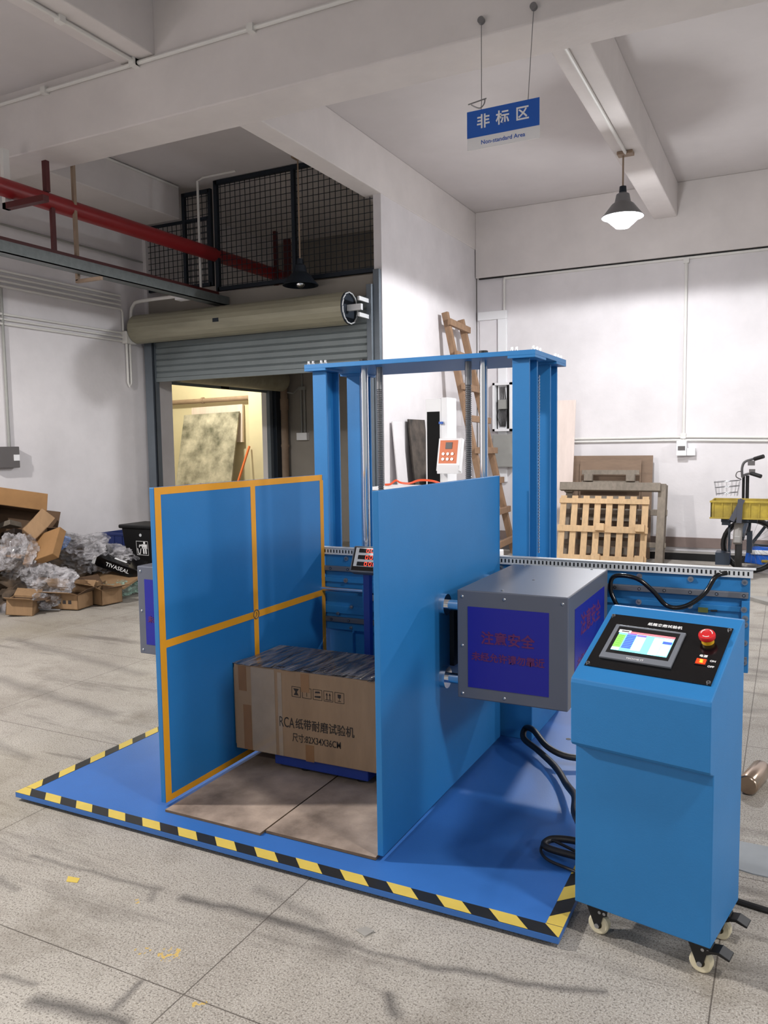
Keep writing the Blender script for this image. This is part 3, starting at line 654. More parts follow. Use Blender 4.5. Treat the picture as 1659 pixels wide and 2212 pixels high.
# ------------------------------------------------------------------ plywood, scale, carton
pw = 'plywood boards under the scale'
def board(name, x0, y0, x1, y1, z0, z1, label, r=0):
    b = B(); b.box(x0, y0, z0, x1, y1, z1); o = b.make(name, [PLY, PLYE], bevel=.001)
    for p in o.data.polygons:
        if abs(p.normal.z) < .5: p.material_index = 1
    return tag(o, label, 'board', pw)
board('plywood_board', -2.088, 2.238, -1.648, 3.42, PZ, PZ + .010, 'dirty plywood board beside the orange lined plate')
board('plywood_board', -1.640, 2.262, -1.196, 3.42, PZ + .001, PZ + .012, 'dirty plywood board beside the plain blue plate')
SZ = PZ + .012
sc = thing('platform_scale', 'dark blue platform scale under the carton', 'scale', (-1.7, 2.95, SZ))
B().box(-1.925, 2.735, SZ + .022, -1.475, 3.20, SZ + .072).make('deck', SBLUE, sc, bevel=.004)
for x in (-1.80, -1.53):
    for y in (2.79, 3.12):
        b = B(); b.cyl((x, y, SZ), (x, y, SZ + .008), .024, 18); b.cyl((x, y, SZ + .008), (x, y, SZ + .024), .014, 14); b.make('foot', BLACK, sc)
b = B(); b.bar((-1.70, 3.18, SZ + .05), (-1.70, 3.18, .86), .03, .03); b.make('pole', SBLUE, sc)
ID = B(frame((-1.655, 3.17, .895), (1, 0, 0), (0, .42, .91)))
ID.ob((0, 0, 0), (.22, .125, .05)); ind = ID.make('indicator', BEZEL, sc, bevel=.008)
q = B(ID.M); q.ob((0, 0, .0255), (.20, .11, .002)); q.make('bezel', GLOSSB, ind)
q = B(ID.M); q.ob((0, .008, .0268), (.185, .088, .002)); q.make('face_plate', ZINC, ind)
for k in range(3):
    q = B(ID.M); q.ob((-.015, .038 - k * .031, .0282), (.12, .019, .0015)); q.make('display_window', BLACK, ind)
    q = B(ID.M)
    for j in range(5):
        cx = -.030 + j * .022; cy = .038 - k * .031; s_ = .0075
        q.ob((cx, cy + s_, .0292), (.010, .0022, .0006)); q.ob((cx, cy - s_, .0292), (.010, .0022, .0006))
        q.ob((cx - .006, cy, .0292), (.0022, .014, .0006)); q.ob((cx + .006, cy, .0292), (.0022, .014, .0006))
    q.make('digits', LED, ind)
ct = thing('carton', 'taped brown carton clamped between the blue plates', 'box', (-1.69, 2.88, .125))
CM = Matrix.Translation((-1.69, 2.875, .123)) @ Matrix.Rotation(math.radians(-.4), 4, 'Y')
b = B(CM); b.ob((0, 0, .187), (.82, .35, .370)); b.ob((-.413, -.02, .187), (.008, .30, .34), None, 0); b = b.make('body', [CARTON], ct, bevel=.006)
bt = B(CM)
bt.ob((.0, 0, .3728), (.80, .345, .001), None, 0)
for k in range(13):
    xx = -.36 + k * .056 + random.uniform(-.02, .02); bt.ob((xx, random.uniform(-.04, .04), .3738 + .0004 * (k % 3)), (random.uniform(.03, .07), .30, .0006), Matrix.Rotation(random.uniform(-.25, .25), 3, 'Z') @ Matrix.Rotation(random.uniform(-.02, .02), 3, 'X'), 0)
FT = bpy.data.materials.new('shiny_tape'); FT.use_nodes = True
_b = FT.node_tree.nodes['Principled BSDF']; _b.inputs['Base Color'].default_value = lin((98, 92, 88)); _b.inputs['Roughness'].default_value = .09; _b.inputs['Specular IOR Level'].default_value = .8
_n = FT.node_tree.nodes.new('ShaderNodeTexNoise'); _n.inputs['Scale'].default_value = 11; _n.inputs['Detail'].default_value = 4
_tc = FT.node_tree.nodes.new('ShaderNodeTexCoord'); _mp = FT.node_tree.nodes.new('ShaderNodeMapping'); _mp.inputs['Scale'].default_value = (3, .6, 1); _mp.inputs['Rotation'].default_value = (0, 0, .5)
FT.node_tree.links.new(_tc.outputs['Object'], _mp.inputs[0]); FT.node_tree.links.new(_mp.outputs[0], _n.inputs['Vector'])
_bp = FT.node_tree.nodes.new('ShaderNodeBump'); _bp.inputs['Strength'].default_value = .8; _bp.inputs['Distance'].default_value = .02
_rp = FT.node_tree.nodes.new('ShaderNodeValToRGB'); _rp.color_ramp.elements[0].position = .4; _rp.color_ramp.elements[1].position = .62; _rp.color_ramp.elements[0].color = lin((70, 64, 62)); _rp.color_ramp.elements[1].color = lin((140, 128, 116))  # lighter streaks in the colour stand in for glints on the tape
FT.node_tree.links.new(_n.outputs['Fac'], _rp.inputs[0]); FT.node_tree.links.new(_rp.outputs[0], _b.inputs['Base Color'])
FT.node_tree.links.new(_n.outputs['Fac'], _bp.inputs['Height']); FT.node_tree.links.new(_bp.outputs[0], _b.inputs['Normal'])
bt.make('top_tape', FT, ct)
q = B(CM)
for x0, x1, z0, z1, m in ((-.32, -.20, .005, .368, 1), (-.385, -.345, .26, .368, 0), (-.365, -.325, .005, .20, 0), (-.07, -.03, .29, .368, 0), (-.055, -.015, 0, .07, 0), (-.185, -.165, .005, .36, 1)):
    q.box(x0, -.1762 - .0003 * m, z0, x1, -.1748, z1, m)
q.make('side_tape', [TAPE, CTAPE], ct)
q = B(CM)
for k in range(5):
    cx = -.0935 + k * .0513; cz = .287; w_ = .021
    for a in (-1, 1):
        q.box(cx + a * w_ - .001, -.1758, cz - w_, cx + a * w_ + .001, -.1750, cz + w_); q.box(cx - w_, -.1758, cz + a * w_ - .001, cx + w_, -.1750, cz + a * w_ + .001)
    y = -.1757
    if k == 0: q.poly([(cx - .014, y, cz + .014), (cx + .014, y, cz + .014), (cx + .004, y, cz), (cx + .012, y, cz - .014), (cx - .012, y, cz - .014), (cx - .004, y, cz)])
    if k == 1: q.poly([(cx - .015, y, cz + .004), (cx, y, cz + .015), (cx + .015, y, cz + .004)]); q.box(cx - .001, y, cz - .014, cx + .001, -.175, cz + .004)
    if k == 2: q.poly([(cx - .014, y, cz - .012), (cx + .014, y, cz - .012), (cx + .016, y, cz - .003), (cx - .014, y, cz - .006)]); q.poly([(cx - .012, y, cz + .006), (cx + .014, y, cz + .008), (cx + .01, y, cz + .015), (cx - .01, y, cz + .013)])
    if k == 3:
        for a in (-.007, .007): q.box(cx + a - .0015, y, cz - .013, cx + a + .0015, -.175, cz + .006); q.poly([(cx + a - .005, y, cz + .004), (cx + a + .005, y, cz + .004), (cx + a, y, cz + .015)])
        q.box(cx - .015, y, cz - .016, cx + .015, -.175, cz - .0135)
    if k == 4: q.poly([(cx - .008, y, cz + .014), (cx + .008, y, cz + .014), (cx + .007, y, cz), (cx + .001, y, cz - .003), (cx + .001, y, cz - .013), (cx - .001, y, cz - .013), (cx - .001, y, cz - .003), (cx - .007, y, cz)]); q.box(cx - .007, y, cz - .015, cx + .007, -.175, cz - .0125)
q.make('handling_mark', INK, ct)
text('RCA', .062, INK, ct, CM @ front(-.145, -.1762, .150), sx=.62)
text('纸带耐磨试验机', .047, INK, ct, CM @ front(.037, -.1762, .150), sx=.85, offset=.0003)
text('尺寸:82X34X36CM', .04, INK, ct, CM @ front(-.002, -.1762, .090), sx=.72, offset=.0002)

# ------------------------------------------------------------------ control console
CO = Vector((-.149, 2.134, 0)); TH = -.189
CMx = Matrix.Translation(CO) @ Matrix.Rotation(TH, 4, 'Z')      # local: x 0 = right face, -W = left face, y = depth, z = up
Wc, Dc, ZB, ZL, ZU, ZT, YT, PJ = .376, .28, .10, .576, .761, .92, .262, .034
cs = thing('control_console', 'blue rolling control console with touch screen and red stop button', 'control console', tuple(CMx @ Vector((-Wc / 2, Dc / 2, 0))))
b = B(CMx); b.prism([(-Wc, 0, ZB), (-Wc, Dc, ZB), (-Wc, Dc, ZT), (-Wc, YT, ZT), (-Wc, -PJ, ZU + .006), (-Wc, -PJ - .003, ZU - .006), (-Wc, -PJ, ZL + .008), (-Wc, -PJ + .006, ZL), (-Wc, 0, ZL - .012)], (Wc, 0, 0))
b.make('body', BLUE, cs, bevel=.003)
A = CMx @ Vector((0, -PJ, ZU + .006)); Bq = CMx @ Vector((0, YT, ZT)); uu = (CMx.to_3x3() @ Vector((1, 0, 0))); ss = (Bq - A).normalized()
SLM = frame(A, uu, ss)      # x along the width (negative to the left), y up the slope, z out of the panel
def slab(x0, y0, x1, y1, z0, z1, name, m, parent, bevel=0):
    q = B(SLM); q.box(x0, y0, z0, x1, y1, z1); return q.make(name, m, parent, bevel=bevel)
slab(-.358, .055, -.016, .290, .0005, .0028, 'control_panel', GLOSSB, cs)
hm = slab(-.328, .092, -.128, .238, .0028, .010, 'touch_screen', BEZEL, cs, .0015)
slab(-.316, .113, -.141, .230, .0095, .0104, 'screen_glass', BLACK, hm)
SX0, SX1, SY0, SY1 = -.306, -.149, .126, .212
def cell(a0, b0, a1, b1, col, key, z=.0112):
    slab(SX0 + (SX1 - SX0) * a0, SY1 - (SY1 - SY0) * b1, SX0 + (SX1 - SX0) * a1, SY1 - (SY1 - SY0) * b0, .0102, z, 'display', scr(key, col), hm)
q = B(SLM); mats_ = []
def sq(a0, b0, a1, b1, col, lev):
    m = scr('%02x%02x%02x' % col, col)
    if m not in mats_: mats_.append(m)
    q.box(SX0 + (SX1 - SX0) * a0, SY1 - (SY1 - SY0) * b1, .0102, SX0 + (SX1 - SX0) * a1, SY1 - (SY1 - SY0) * b0, .0106 + lev * .0002, mats_.index(m))
sq(0, 0, 1, 1, (128, 232, 240), 0); sq(0, 0, 1, .10, (244, 120, 130), 1); sq(-.02, -.04, .2, .10, (250, 244, 240), 2); sq(.03, .0, .17, .06, (70, 60, 60), 3)
sq(.0, .2, .14, .84, (130, 220, 90), 1); sq(.0, .85, .14, .98, (214, 244, 240), 1)
for k in range(8): sq(.16, .18 + k * .085, .33, .255 + k * .085, (74, 96, 206), 1)
sq(.16, .10, .33, .165, (120, 90, 214), 1); sq(.34, .12, .51, .20, (130, 96, 220), 1); sq(.34, .22, .51, .90, (236, 252, 252), 1)
for k in range(6): sq(.66, .15 + k * .14, .82, .28 + k * .14, (236, 248, 252), 1); sq(.83, .13 + k * .14, .99, .255 + k * .14, (74, 96, 206) if k == 1 else (232, 248, 250), 1)
for k in range(6): sq(.03, .23 + k * .1, .11, .25 + k * .1, (86, 150, 60), 2)
q.make('display', mats_, hm)
def pt(x, y, z=.0032): return SLM @ Matrix.Translation((x, y, z))
text('TSICHWE.YT', .0085, WPL, hm, pt(-.228, .1, .0104))
text('纸箱夹抱试验机', .0135, WHITE, cs, pt(-.195, .263), spacing=1.08, offset=.0002)
text('电源', .0105, WHITE, cs, pt(-.062, .161), spacing=1.1, offset=.0002)
text('ON', .0095, WHITE, cs, pt(-.034, .146), offset=.0002); text('OFF', .0095, WHITE, cs, pt(-.034, .124), offset=.0002)
for x, y in ((-.353, .281), (-.024, .281), (-.350, .064), (-.024, .064)):
    q = B(SLM); q.cyl((x, y, .0028), (x, y, .006), .0055, 14); q.cyl((x, y, .006), (x, y, .0062), .003, 6, 1); q.make('panel_screw', [STEEL, BLACK], cs)
es = B(SLM); es.cyl((-.066, .221, .0028), (-.066, .221, .014), .0165, 24); es.cyl((-.066, .221, .014), (-.066, .221, .018), .013, 20)
es = es.make('emergency_stop', YELB, cs, smooth=True)
q = B(SLM); q.lathe((-.066, .221, 0), [(.014, .016), (.0215, .019), (.0225, .026), (.021, .031), (.016, .0325), (.0005, .033)], 28); q.make('stop_button', REDB, es, smooth=True)
q = B(SLM)
for k in range(3): q.tube([(-.066 + .0145 * math.cos(2.1 * k + t * .2), .221 + .0145 * math.sin(2.1 * k + t * .2), .0331) for t in range(7)], .0011, 6)
q.make('arrow_mark', WHITE, es)
sw = slab(-.077, .124, -.046, .148, .0028, .0055, 'power_switch', BLACK, cs, .001)
slab(-.074, .1265, -.049, .1455, .0055, .008, 'rocker', GLOWR, sw, .001)
q = B(SLM); q.sphere((-.061, .1395, .008), .005, 10, sc=(1, .6, .2)); q.sphere((-.060, .1325, .008), .005, 10, sc=(1, .6, .2)); q.make('neon_glow', GLOWY, sw)
for (cx, cy, brake) in ((-Wc + .05, .05, False), (-.04, .05, True), (-Wc + .05, Dc - .05, False), (-.04, Dc - .05, True)):
    q = B(CMx); q.box(cx - .03, cy - .03, ZB - .006, cx + .03, cy + .03, ZB); q.cyl((cx, cy, ZB - .006), (cx, cy, ZB - .018), .024, 18)
    for a in (-1, 1):
        q.prism([(cx - .026, cy + a * .018 - .0015, ZB - .018), (cx + .034, cy + a * .018 - .0015, ZB - .018), (cx + .034, cy + a * .018 - .0015, ZB - .034), (cx + .022, cy + a * .018 - .0015, ZB - .040), (cx + .012, cy + a * .018 - .0015, .024), (cx - .002, cy + a * .018 - .0015, .024)], (0, .003, 0))
    q.box(cx - .026, cy - .018, ZB - .022, cx + .034, cy + .018, ZB - .018)
    cst = q.make('caster', BLACK, cs, bevel=.001)
    q = B(CMx); q.lathe((cx + .005, cy, .030), [(.012, -.013), (.026, -.013), (.030, -.009), (.030, .009), (.026, .013), (.012, .013)], 28, axis=(0, 1, 0)); q.make('wheel', CREAMW, cst, smooth=True)
    q = B(CMx); q.cyl((cx + .005, cy - .023, .030), (cx + .005, cy + .023, .030), .007, 14)
    q.make('axle', STEEL, cst, smooth=True)
    for a in (0, 1): B(CMx).cyl((cx + .012 + a * .014, cy - .021, ZB - .028), (cx + .012 + a * .014, cy - .018, ZB - .028), .0045, 12).make('rivet', STEEL, cst)
    if brake:
        q = B(CMx); q.prism([(cx + .02, cy - .022, ZB - .026), (cx + .055, cy - .024, ZB - .018), (cx + .082, cy - .022, ZB - .030), (cx + .08, cy - .022, ZB - .036), (cx + .05, cy - .022, ZB - .028), (cx + .02, cy - .022, ZB - .036)], (0, .044, 0)); q.make('brake_pedal', BLACK, cst, bevel=.002)
# black hose looping from the machine to the console
hs = thing('cable_hose', 'ribbed black cable hose looping over the platform to the console', 'hose', (-.8, 3.2, PZ))
def ribbed(pts, r, nm):
    q = B(); q.tube(pts, r, 10, smoothn=8); p = q.v; o_ = q.make(nm, HOSE, hs, smooth=True); return o_
ribbed([(-.55, 2.42, .22), (-.60, 2.55, .20), (-.66, 2.80, .14), (-.74, 3.0, .09), (-.83, 3.18, .075), (-.95, 3.34, .07), (-1.045, 3.44, .075), (-1.055, 3.50, .10), (-1.0, 3.44, .12), (-.90, 3.32, .10), (-.80, 3.30, .08), (-.68, 3.36, .075), (-.50, 3.44, .09)], .014, 'hose_loop')
ribbed([(-.50, 2.50, .075), (-.60, 2.53, .06), (-.685, 2.55, .055), (-.71, 2.575, .055), (-.69, 2.61, .06), (-.62, 2.62, .065), (-.50, 2.60, .07)], .012, 'hose_coil')
ribbed([(-.50, 2.44, PZ + .009), (-.60, 2.47, PZ + .009), (-.68, 2.50, PZ + .009), (-.715, 2.55, PZ + .012), (-.70, 2.60, .06), (-.60, 2.56, .06)], .005, 'cable')

# ------------------------------------------------------------------ things along the partition and back wall
t = thing('wooden_ladder', 'tall rough wooden ladder leaning in the wall corner behind the machine', 'ladder', (-3.2, 9.4, 0))
La, Lb = (Vector((-3.66, 8.89, 2.96)), Vector((-3.06, 9.0, 0))); Ra, Rb = (Vector((-3.66, 9.40, 2.94)), Vector((-3.12, 9.84, 0)))
B().bar(La, Lb, .075, .06, (0, 1, 0)).make('side_rail', LADW, t, bevel=.004); B().bar(Ra, Rb, .075, .06, (0, 1, 0)).make('side_rail', LADW, t, bevel=.004)
for k in range(8):
    q = .045 + k * .127; a = La.lerp(Lb, q); c = Ra.lerp(Rb, q); d = (c - a).normalized() * .07; off = Vector((.05, 0, .01))
    B().bar(a - d + off, c + d + off, .045, .075).make('rung', LADW, t, bevel=.004)
t = thing('tensile_tester', 'white column tester with orange control panel behind the clamp plate', 'testing machine', (-2.75, 6.6, 0))
b = B(); b.box(-2.87, 6.5, .45, -2.72, 6.72, 1.81); b.box(-2.72, 6.5, .45, -2.665, 6.72, 1.82); b.make('column', WPL, t, bevel=.004)
B().box(-2.855, 6.497, .5, -2.735, 6.502, 1.70).make('bellows', mat('bellows_black', (5, 5, 6), .95), t)
B().box(-3.0, 6.25, 0, -2.3, 6.95, .45).make('base', WPL, t, bevel=.008)
b = B(); b.ob((-2.715, 6.48, 1.6), (.03, .03, .02)); b.make('latch', SIGNB, t)
PM = frame((-2.615, 6.42, 1.34), (1, 0, 0), (.0, .25, .97))
b = B(PM); b.ob((0, -.015, -.03), (.215, .29, .06)); cp = b.make('control_box', WPL, t, bevel=.004)
b = B(); b.box(-2.715, 6.38, 1.16, -2.515, 6.47, 1.235); b.make('lower_box', WPL, cp, bevel=.004)
b = B(PM); b.ob((-.008, .008, .001), (.165, .205, .003)); b.make('orange_plate', TORG, cp)
b = B(PM); b.ob((-.006, .062, .004), (.062, .058, .008)); b.make('display', DARKG, cp, bevel=.002)
b = B(PM)
for ix in range(3):
    for iy in range(2): b.cyl((-.05 + ix * .042, -.012 - iy * .047, .002), (-.05 + ix * .042, -.012 - iy * .047, .012), .012, 14)
b.make('push_button', STEEL, cp, smooth=True)
t = thing('air_bench', 'low grey bench top with orange air hoses behind the clamp plate', 'bench', (-2.78, 6.0, 0))
b = B(); b.box(-3.05, 5.8, 1.045, -2.5, 6.15, 1.075); b.make('top', WPL, t, bevel=.004)
b = B()
for x in (-3.02, -2.53):
    for y in (5.83, 6.12): b.bar((x, y, 0), (x, y, 1.045), .04, .04)
b.make('frame', GREYP, t)
OH = mat('orange_hose', (226, 84, 40), .4)
b = B(); b.tube([(-3.0, 5.95, 1.085), (-2.95, 5.95, 1.09), (-2.91, 5.97, 1.12), (-2.88, 6.0, 1.10), (-2.80, 6.0, 1.095), (-2.72, 6.02, 1.12), (-2.62, 6.05, 1.115), (-2.55, 6.08, 1.09)], .009, 8, smoothn=5); b.make('air_hose', OH, t, smooth=True)
def lean(name, x0, x1, yb, yt, h, th, m, label, cat, group=None, z0=0):
    b = B(); d = Vector((0, yt - yb, h)).normalized(); n = Vector((0, -d.z, d.y)) * th
    p = [Vector((x0, yb, z0)), Vector((x1, yb, z0)), Vector((x1, yt, z0 + h)), Vector((x0, yt, z0 + h))]
    b.prism(p, n); return tag(b.make(name, m, bevel=.003), label, cat, group)
def lean_x(name, y0, y1, xb, xt, h, th, m, label, cat, group=None):
    b = B(); p = [Vector((xb, y0, 0)), Vector((xb, y1, 0)), Vector((xt, y1, h)), Vector((xt, y0, h))]
    b.prism(p, (th, 0, 0)); return tag(b.make(name, m, bevel=.003), label, cat, group)
lean_x('leaning_board', 7.93, 8.36, -3.55, -3.72, 1.69, .02, STAINB, 'dark stained board leaning on the partition wall beside the white tester', 'board')
lean_x('leaning_board', 7.56, 7.80, -3.58, -3.73, 1.66, .015, WALL, 'pale grey board leaning at the end of the partition wall', 'board')
lean_x('leaning_board', 8.02, 8.5, -3.40, -3.52, 1.12, .02, STAINB, 'short dark board leaning in front of the tall stained board', 'board')
b = B(); b.box(-3.6, 8.5, 0, -3.25, 8.8, .95); tag(b.make('black_case', BLACK, bevel=.02), 'black case standing at the foot of the wooden ladder', 'case')
lean('leaning_board', -2.70, -2.40, 9.86, 10.12, 1.94, .02, PALEB, 'tall pale wooden board leaning beside the right column', 'board')
lean('leaning_board', -2.44, -1.46, 9.93, 10.10, 1.24, .018, BROWNB, 'wide brown sheet leaning on the back wall behind the pallets', 'board')
lean('leaning_board', -2.32, -1.58, 9.86, 10.02, 1.19, .012, BROWNB, 'smaller brown sheet leaning against the wide brown sheet', 'board')
def pallet(label, x0, x1, yb, yt, h, m, nslat, slatw, boards, blocks, stile=False):
    t = thing('pallet', label, 'pallet', ((x0 + x1) / 2, yb, 0), 'pallets stacked against the back wall')
    ex = Vector((1, 0, 0)); ez = Vector((0, yt - yb, h)).normalized(); M = frame((x0, yb, 0), ex, ez); Wd = x1 - x0; L = math.hypot(h, yt - yb)
    for k in range(nslat):
        cx = slatw / 2 + (Wd - slatw) * k / max(1, nslat - 1); q = B(M); q.ob((cx, L / 2, 0), (slatw, L, .018)); q.make('slat', m, t, bevel=.002)
    for y, w_ in boards:
        q = B(M); q.ob((Wd / 2, y, .02), (Wd + .02, w_, .02)); q.make('cross_board', m, t, bevel=.002)
    for x, y in blocks:
        q = B(M); q.ob((x, y, .065), (.10, .085, .07)); q.make('block', m, t, bevel=.003)
    if stile:
        q = B(M); q.ob((Wd - .05, L / 2, .06), (.085, L, .08)); q.make('stile', m, t, bevel=.003)
        q = B(M); q.ob((Wd / 2 - .05, L - .05, .13), (Wd - .02, .095, .09)); q.make('top_rail', m, t, bevel=.003)
    return t
pallet('dark grey pallet behind the two front pallets, its top board highest', -2.26, -1.60, 9.78, 9.93, 1.08, OLDW, 0, .08, ((1.05, .055), (.90, .09), (.72, .08), (.5, .08), (.3, .08), (.1, .08)), ((.08, .98), (.58, .98)))
pallet('large weathered grey pallet with thick top rail and right stile', -2.42, -1.24, 9.52, 9.74, .90, OLDW, 2, .08, ((.60, .07), (.22, .06)), ((.05, .86),), stile=True)
pallet('light pine pallet with eight slats in front of the grey pallet', -2.44, -1.42, 9.34, 9.56, .775, PINE, 8, .072, ((.405, .075), (.05, .085), (.74, .06)), ((.50, .42), (.95, .42), (.47, .06), (.96, .06)))
# bicycles
bk = thing('electric_bike', 'dusty electric bike seen from behind carrying a yellow crate', 'bicycle', (-.42, 9.0, 0))
b = B(); b.lathe((-.44, 9.0, .265), [(.20, -.03), (.25, -.034), (.265, -.02), (.265, .02), (.25, .034), (.20, .03)], 36, axis=(1, .05, 0)); b.make('tyre', RUBBER, bk, smooth=True)
b = B(); b.tube([(-.44, 9.0 - .295 * math.cos(a), .265 + .295 * math.sin(a)) for a in [math.radians(x) for x in range(22, 125, 8)]], .042, 8); b.make('mudguard', mat('mudguard_grey', (128, 124, 120), .5), bk, smooth=True)
b = B(); b.ob((-.44, 8.69, .42), (.055, .02, .07)); b.make('reflector', mat('reflector_pale', (150, 148, 146), .3), bk, bevel=.008)
b = B()
for dx in (-.09, .09): b.bar((-.44 + dx, 9.0, .26), (-.44 + dx * 1.1, 9.08, .60), .022, .022); b.bar((-.44 + dx, 9.0, .26), (-.44 + dx * 1.1, 9.45, .32), .02, .02)
b.bar((-.55, 8.85, .60), (-.33, 8.85, .60), .025, .025); b.bar((-.55, 9.3, .60), (-.33, 9.3, .60), .025, .025); b.bar((-.53, 8.8, .60), (-.53, 9.35, .60), .02, .02); b.bar((-.35, 8.8, .60), (-.35, 9.35, .60), .02, .02)
b.bar((-.44, 9.4, .35), (-.40, 9.75, .55), .06, .05); b.ob((-.44, 9.1, .585), (.34, .3, .04)); b.ob((-.56, 8.95, .57), (.08, .1, .06)); b.ob((-.34, 9.05, .36), (.05, .12, .22)); b.ob((-.60, 9.2, .16), (.14, .2, .13)); b.make('frame', mat('bike_frame', (44, 54, 68), .4), bk)
b = B(); b.bar((-.40, 9.75, .35), (-.40, 9.70, 1.02), .035, .035); b.bar((-.44, 9.75, .6), (-.44, 9.70, 1.02), .028, .028); b.make('stem', BLACK, bk)
b = B(); b.tube([(-.45, 9.66, 1.0), (-.455, 9.64, 1.10), (-.43, 9.62, 1.17), (-.36, 9.58, 1.20), (-.33, 9.56, 1.21)], .014, 8, smoothn=4); b.tube([(-.44, 9.66, 1.02), (-.40, 9.60, 1.04), (-.36, 9.55, 1.05)], .014, 8, smoothn=4); b.make('handlebar', DSTEEL, bk, smooth=True)
for p0, p1 in (((-.33, 9.56, 1.205), (-.24, 9.50, 1.235)), ((-.36, 9.55, 1.05), (-.26, 9.48, 1.02))):
    b = B(); b.cyl(p0, p1, .022, 12); b.make('grip', RUBBER, bk, smooth=True)
b = B(); b.ob((-.36, 9.57, 1.16), (.07, .05, .05)); b.ob((-.35, 9.56, 1.075), (.06, .05, .04)); b.tube([(-.45, 9.62, 1.07), (-.50, 9.6, 1.06), (-.51, 9.6, 1.01), (-.46, 9.62, .98)], .006, 6, smoothn=4); b.make('brake_lever', DARKG, bk)
b = B()
for z, sx, sy in ((.96, .135, .11), (.90, .125, .10), (.83, .11, .085)): b.tube([(-.60 + sx * math.cos(a * .35), 9.6 + sy * math.sin(a * .35), z + .012 * math.cos(a * .35)) for a in range(18)], .0035, 5, closed=True)
for a in range(16): b.tube([(-.60 + .135 * math.cos(a * .3927), 9.6 + .11 * math.sin(a * .3927), .96), (-.60 + .11 * math.cos(a * .3927), 9.6 + .085 * math.sin(a * .3927), .80)], .002, 4)
b.make('wire_basket', DSTEEL, bk)
q = B()
x0, x1, y0, y1, z0, z1 = -.70, -.15, 8.78, 9.20, .615, .80
q.box(x0, y0, z0, x1, y0 + .012, z1); q.box(x0, y1 - .012, z0, x1, y1, z1); q.box(x0, y0, z0, x0 + .012, y1, z1); q.box(x1 - .012, y0, z0, x1, y1, z1); q.box(x0, y0, z0, x1, y1, z0 + .012)
q.box(x0 - .008, y0 - .012, z1 - .02, x1 + .008, y0, z1); q.box(x0 - .008, y0 - .012, z0, x1 + .008, y0, z0 + .015)
for k in range(7): q.box(x0 + .02 + k * .085, y0 - .008, z0, x0 + .032 + k * .085, y0, z1)
cy = thing('plastic_crate', 'worn yellow plastic crate strapped on the electric bike', 'crate', (-.43, 9.0, .615)); q.make('body', CRATEY, cy, bevel=.002)
q = B(); q.bar((-.40, 8.755, .82), (-.50, 8.755, .60), .05, .006, (0, 1, 0)); q.bar((-.42, 8.753, .82), (-.43, 8.753, .58), .05, .006, (0, 1, 0)); q.make('strap', mat('strap_grey', (70, 72, 82), .7), cy)
bk = thing('bicycle', 'black bicycle wheel standing side on behind the electric bike', 'bicycle', (-.33, 9.35, 0))
b = B(); b.tube([(-.335 + .275 * math.cos(a * .1963), 9.30, .295 + .275 * math.sin(a * .1963)) for a in range(32)], .024, 10, closed=True); b.make('tyre', RUBBER, bk, smooth=True)
b = B(); b.tube([(-.335 + .247 * math.cos(a * .1963), 9.30, .295 + .247 * math.sin(a * .1963)) for a in range(32)], .009, 8, closed=True)
for a in range(24): b.tube([(-.335 + .245 * math.cos(a * .2618), 9.30, .295 + .245 * math.sin(a * .2618)), (-.335 + .02 * math.cos(a * .2618 + 1.2), 9.30, .295 + .02 * math.sin(a * .2618 + 1.2))], .0016, 4)
b.cyl((-.335, 9.27, .295), (-.335, 9.33, .295), .025, 14); b.make('rim', DSTEEL, bk)
b = B(); b.bar((-.335, 9.34, .295), (-.12, 9.34, .62), .03, .03); b.bar((-.12, 9.34, .62), (.35, 9.34, .58), .035, .035); b.bar((-.335, 9.34, .295), (.2, 9.34, .28), .025, .025); b.make('frame', mat('bike_frame', (44, 54, 68), .4), bk)
q = B(); q.ob((-.22, 9.75, .13), (.36, .12, .20), Matrix.Rotation(.12, 3, 'Y')); q.ob((-.25, 9.685, .17), (.20, .012, .05), None, 1); q.ob((-.2, 9.683, .075), (.08, .012, .03), None, 2)
tag(q.make('wrapped_parcel', [BAGB, WPL, CRATEY], bevel=.012), 'blue printed parcel on the floor behind the bicycle wheel', 'parcel')
# small things on the floor at the right
b = B(); b.lathe((0, 0, 0), [(.001, 0), (.034, 0), (.038, .004), (.040, .012), (.040, .20), (.037, .207), (.034, .20), (.001, .20)], 28)
cyo = b.make('metal_cylinder', mat('can_steel', (170, 150, 132), .22, .95), smooth=True); cyo.location = (-.115, 3.40, .041)
cyo.rotation_euler = (math.radians(-90), 0, math.radians(-13)); tag(cyo, 'shiny metal cylinder lying on the floor behind the console', 'cylinder')
b = B(); b.tube([(-.3, 2.62, .009), (-.11, 2.57, .009), (.1, 2.54, .009), (.6, 2.5, .009)], .009, 8, smoothn=4); tag(b.make('power_cable', RUBBER, smooth=True), 'black cable running along the floor behind the console', 'cable')
b = B(); b.prism([(-.20, 2.80, 0), (-.07, 2.77, 0), (.4, 2.76, 0), (.4, 2.98, 0), (-.20, 2.985, 0)], (0, 0, .004)); tag(b.make('floor_sheet', mat('sheet_grey', (150, 156, 160), .25, var=.15, scale=3)), 'thin greyish sheet lying flat on the floor behind the console', 'sheet')
b = B(); b.prism([(-2.108, 1.792, 0), (-2.062, 1.80, 0), (-2.048, 1.776, 0), (-2.087, 1.766, 0)], (0, 0, .0012)); tag(b.make('tape_scrap', YEL), 'scrap of yellow tape stuck to the floor before the platform', 'tape')
b = B(); b.prism([(-1.10, 1.945, 0), (-1.06, 1.93, 0), (-1.045, 1.96, .004), (-1.075, 1.965, .006)], (0, 0, .002)); tag(b.make('cardboard_scrap', CONC), 'small curled grey scrap on the floor near the platform edge', 'scrap')
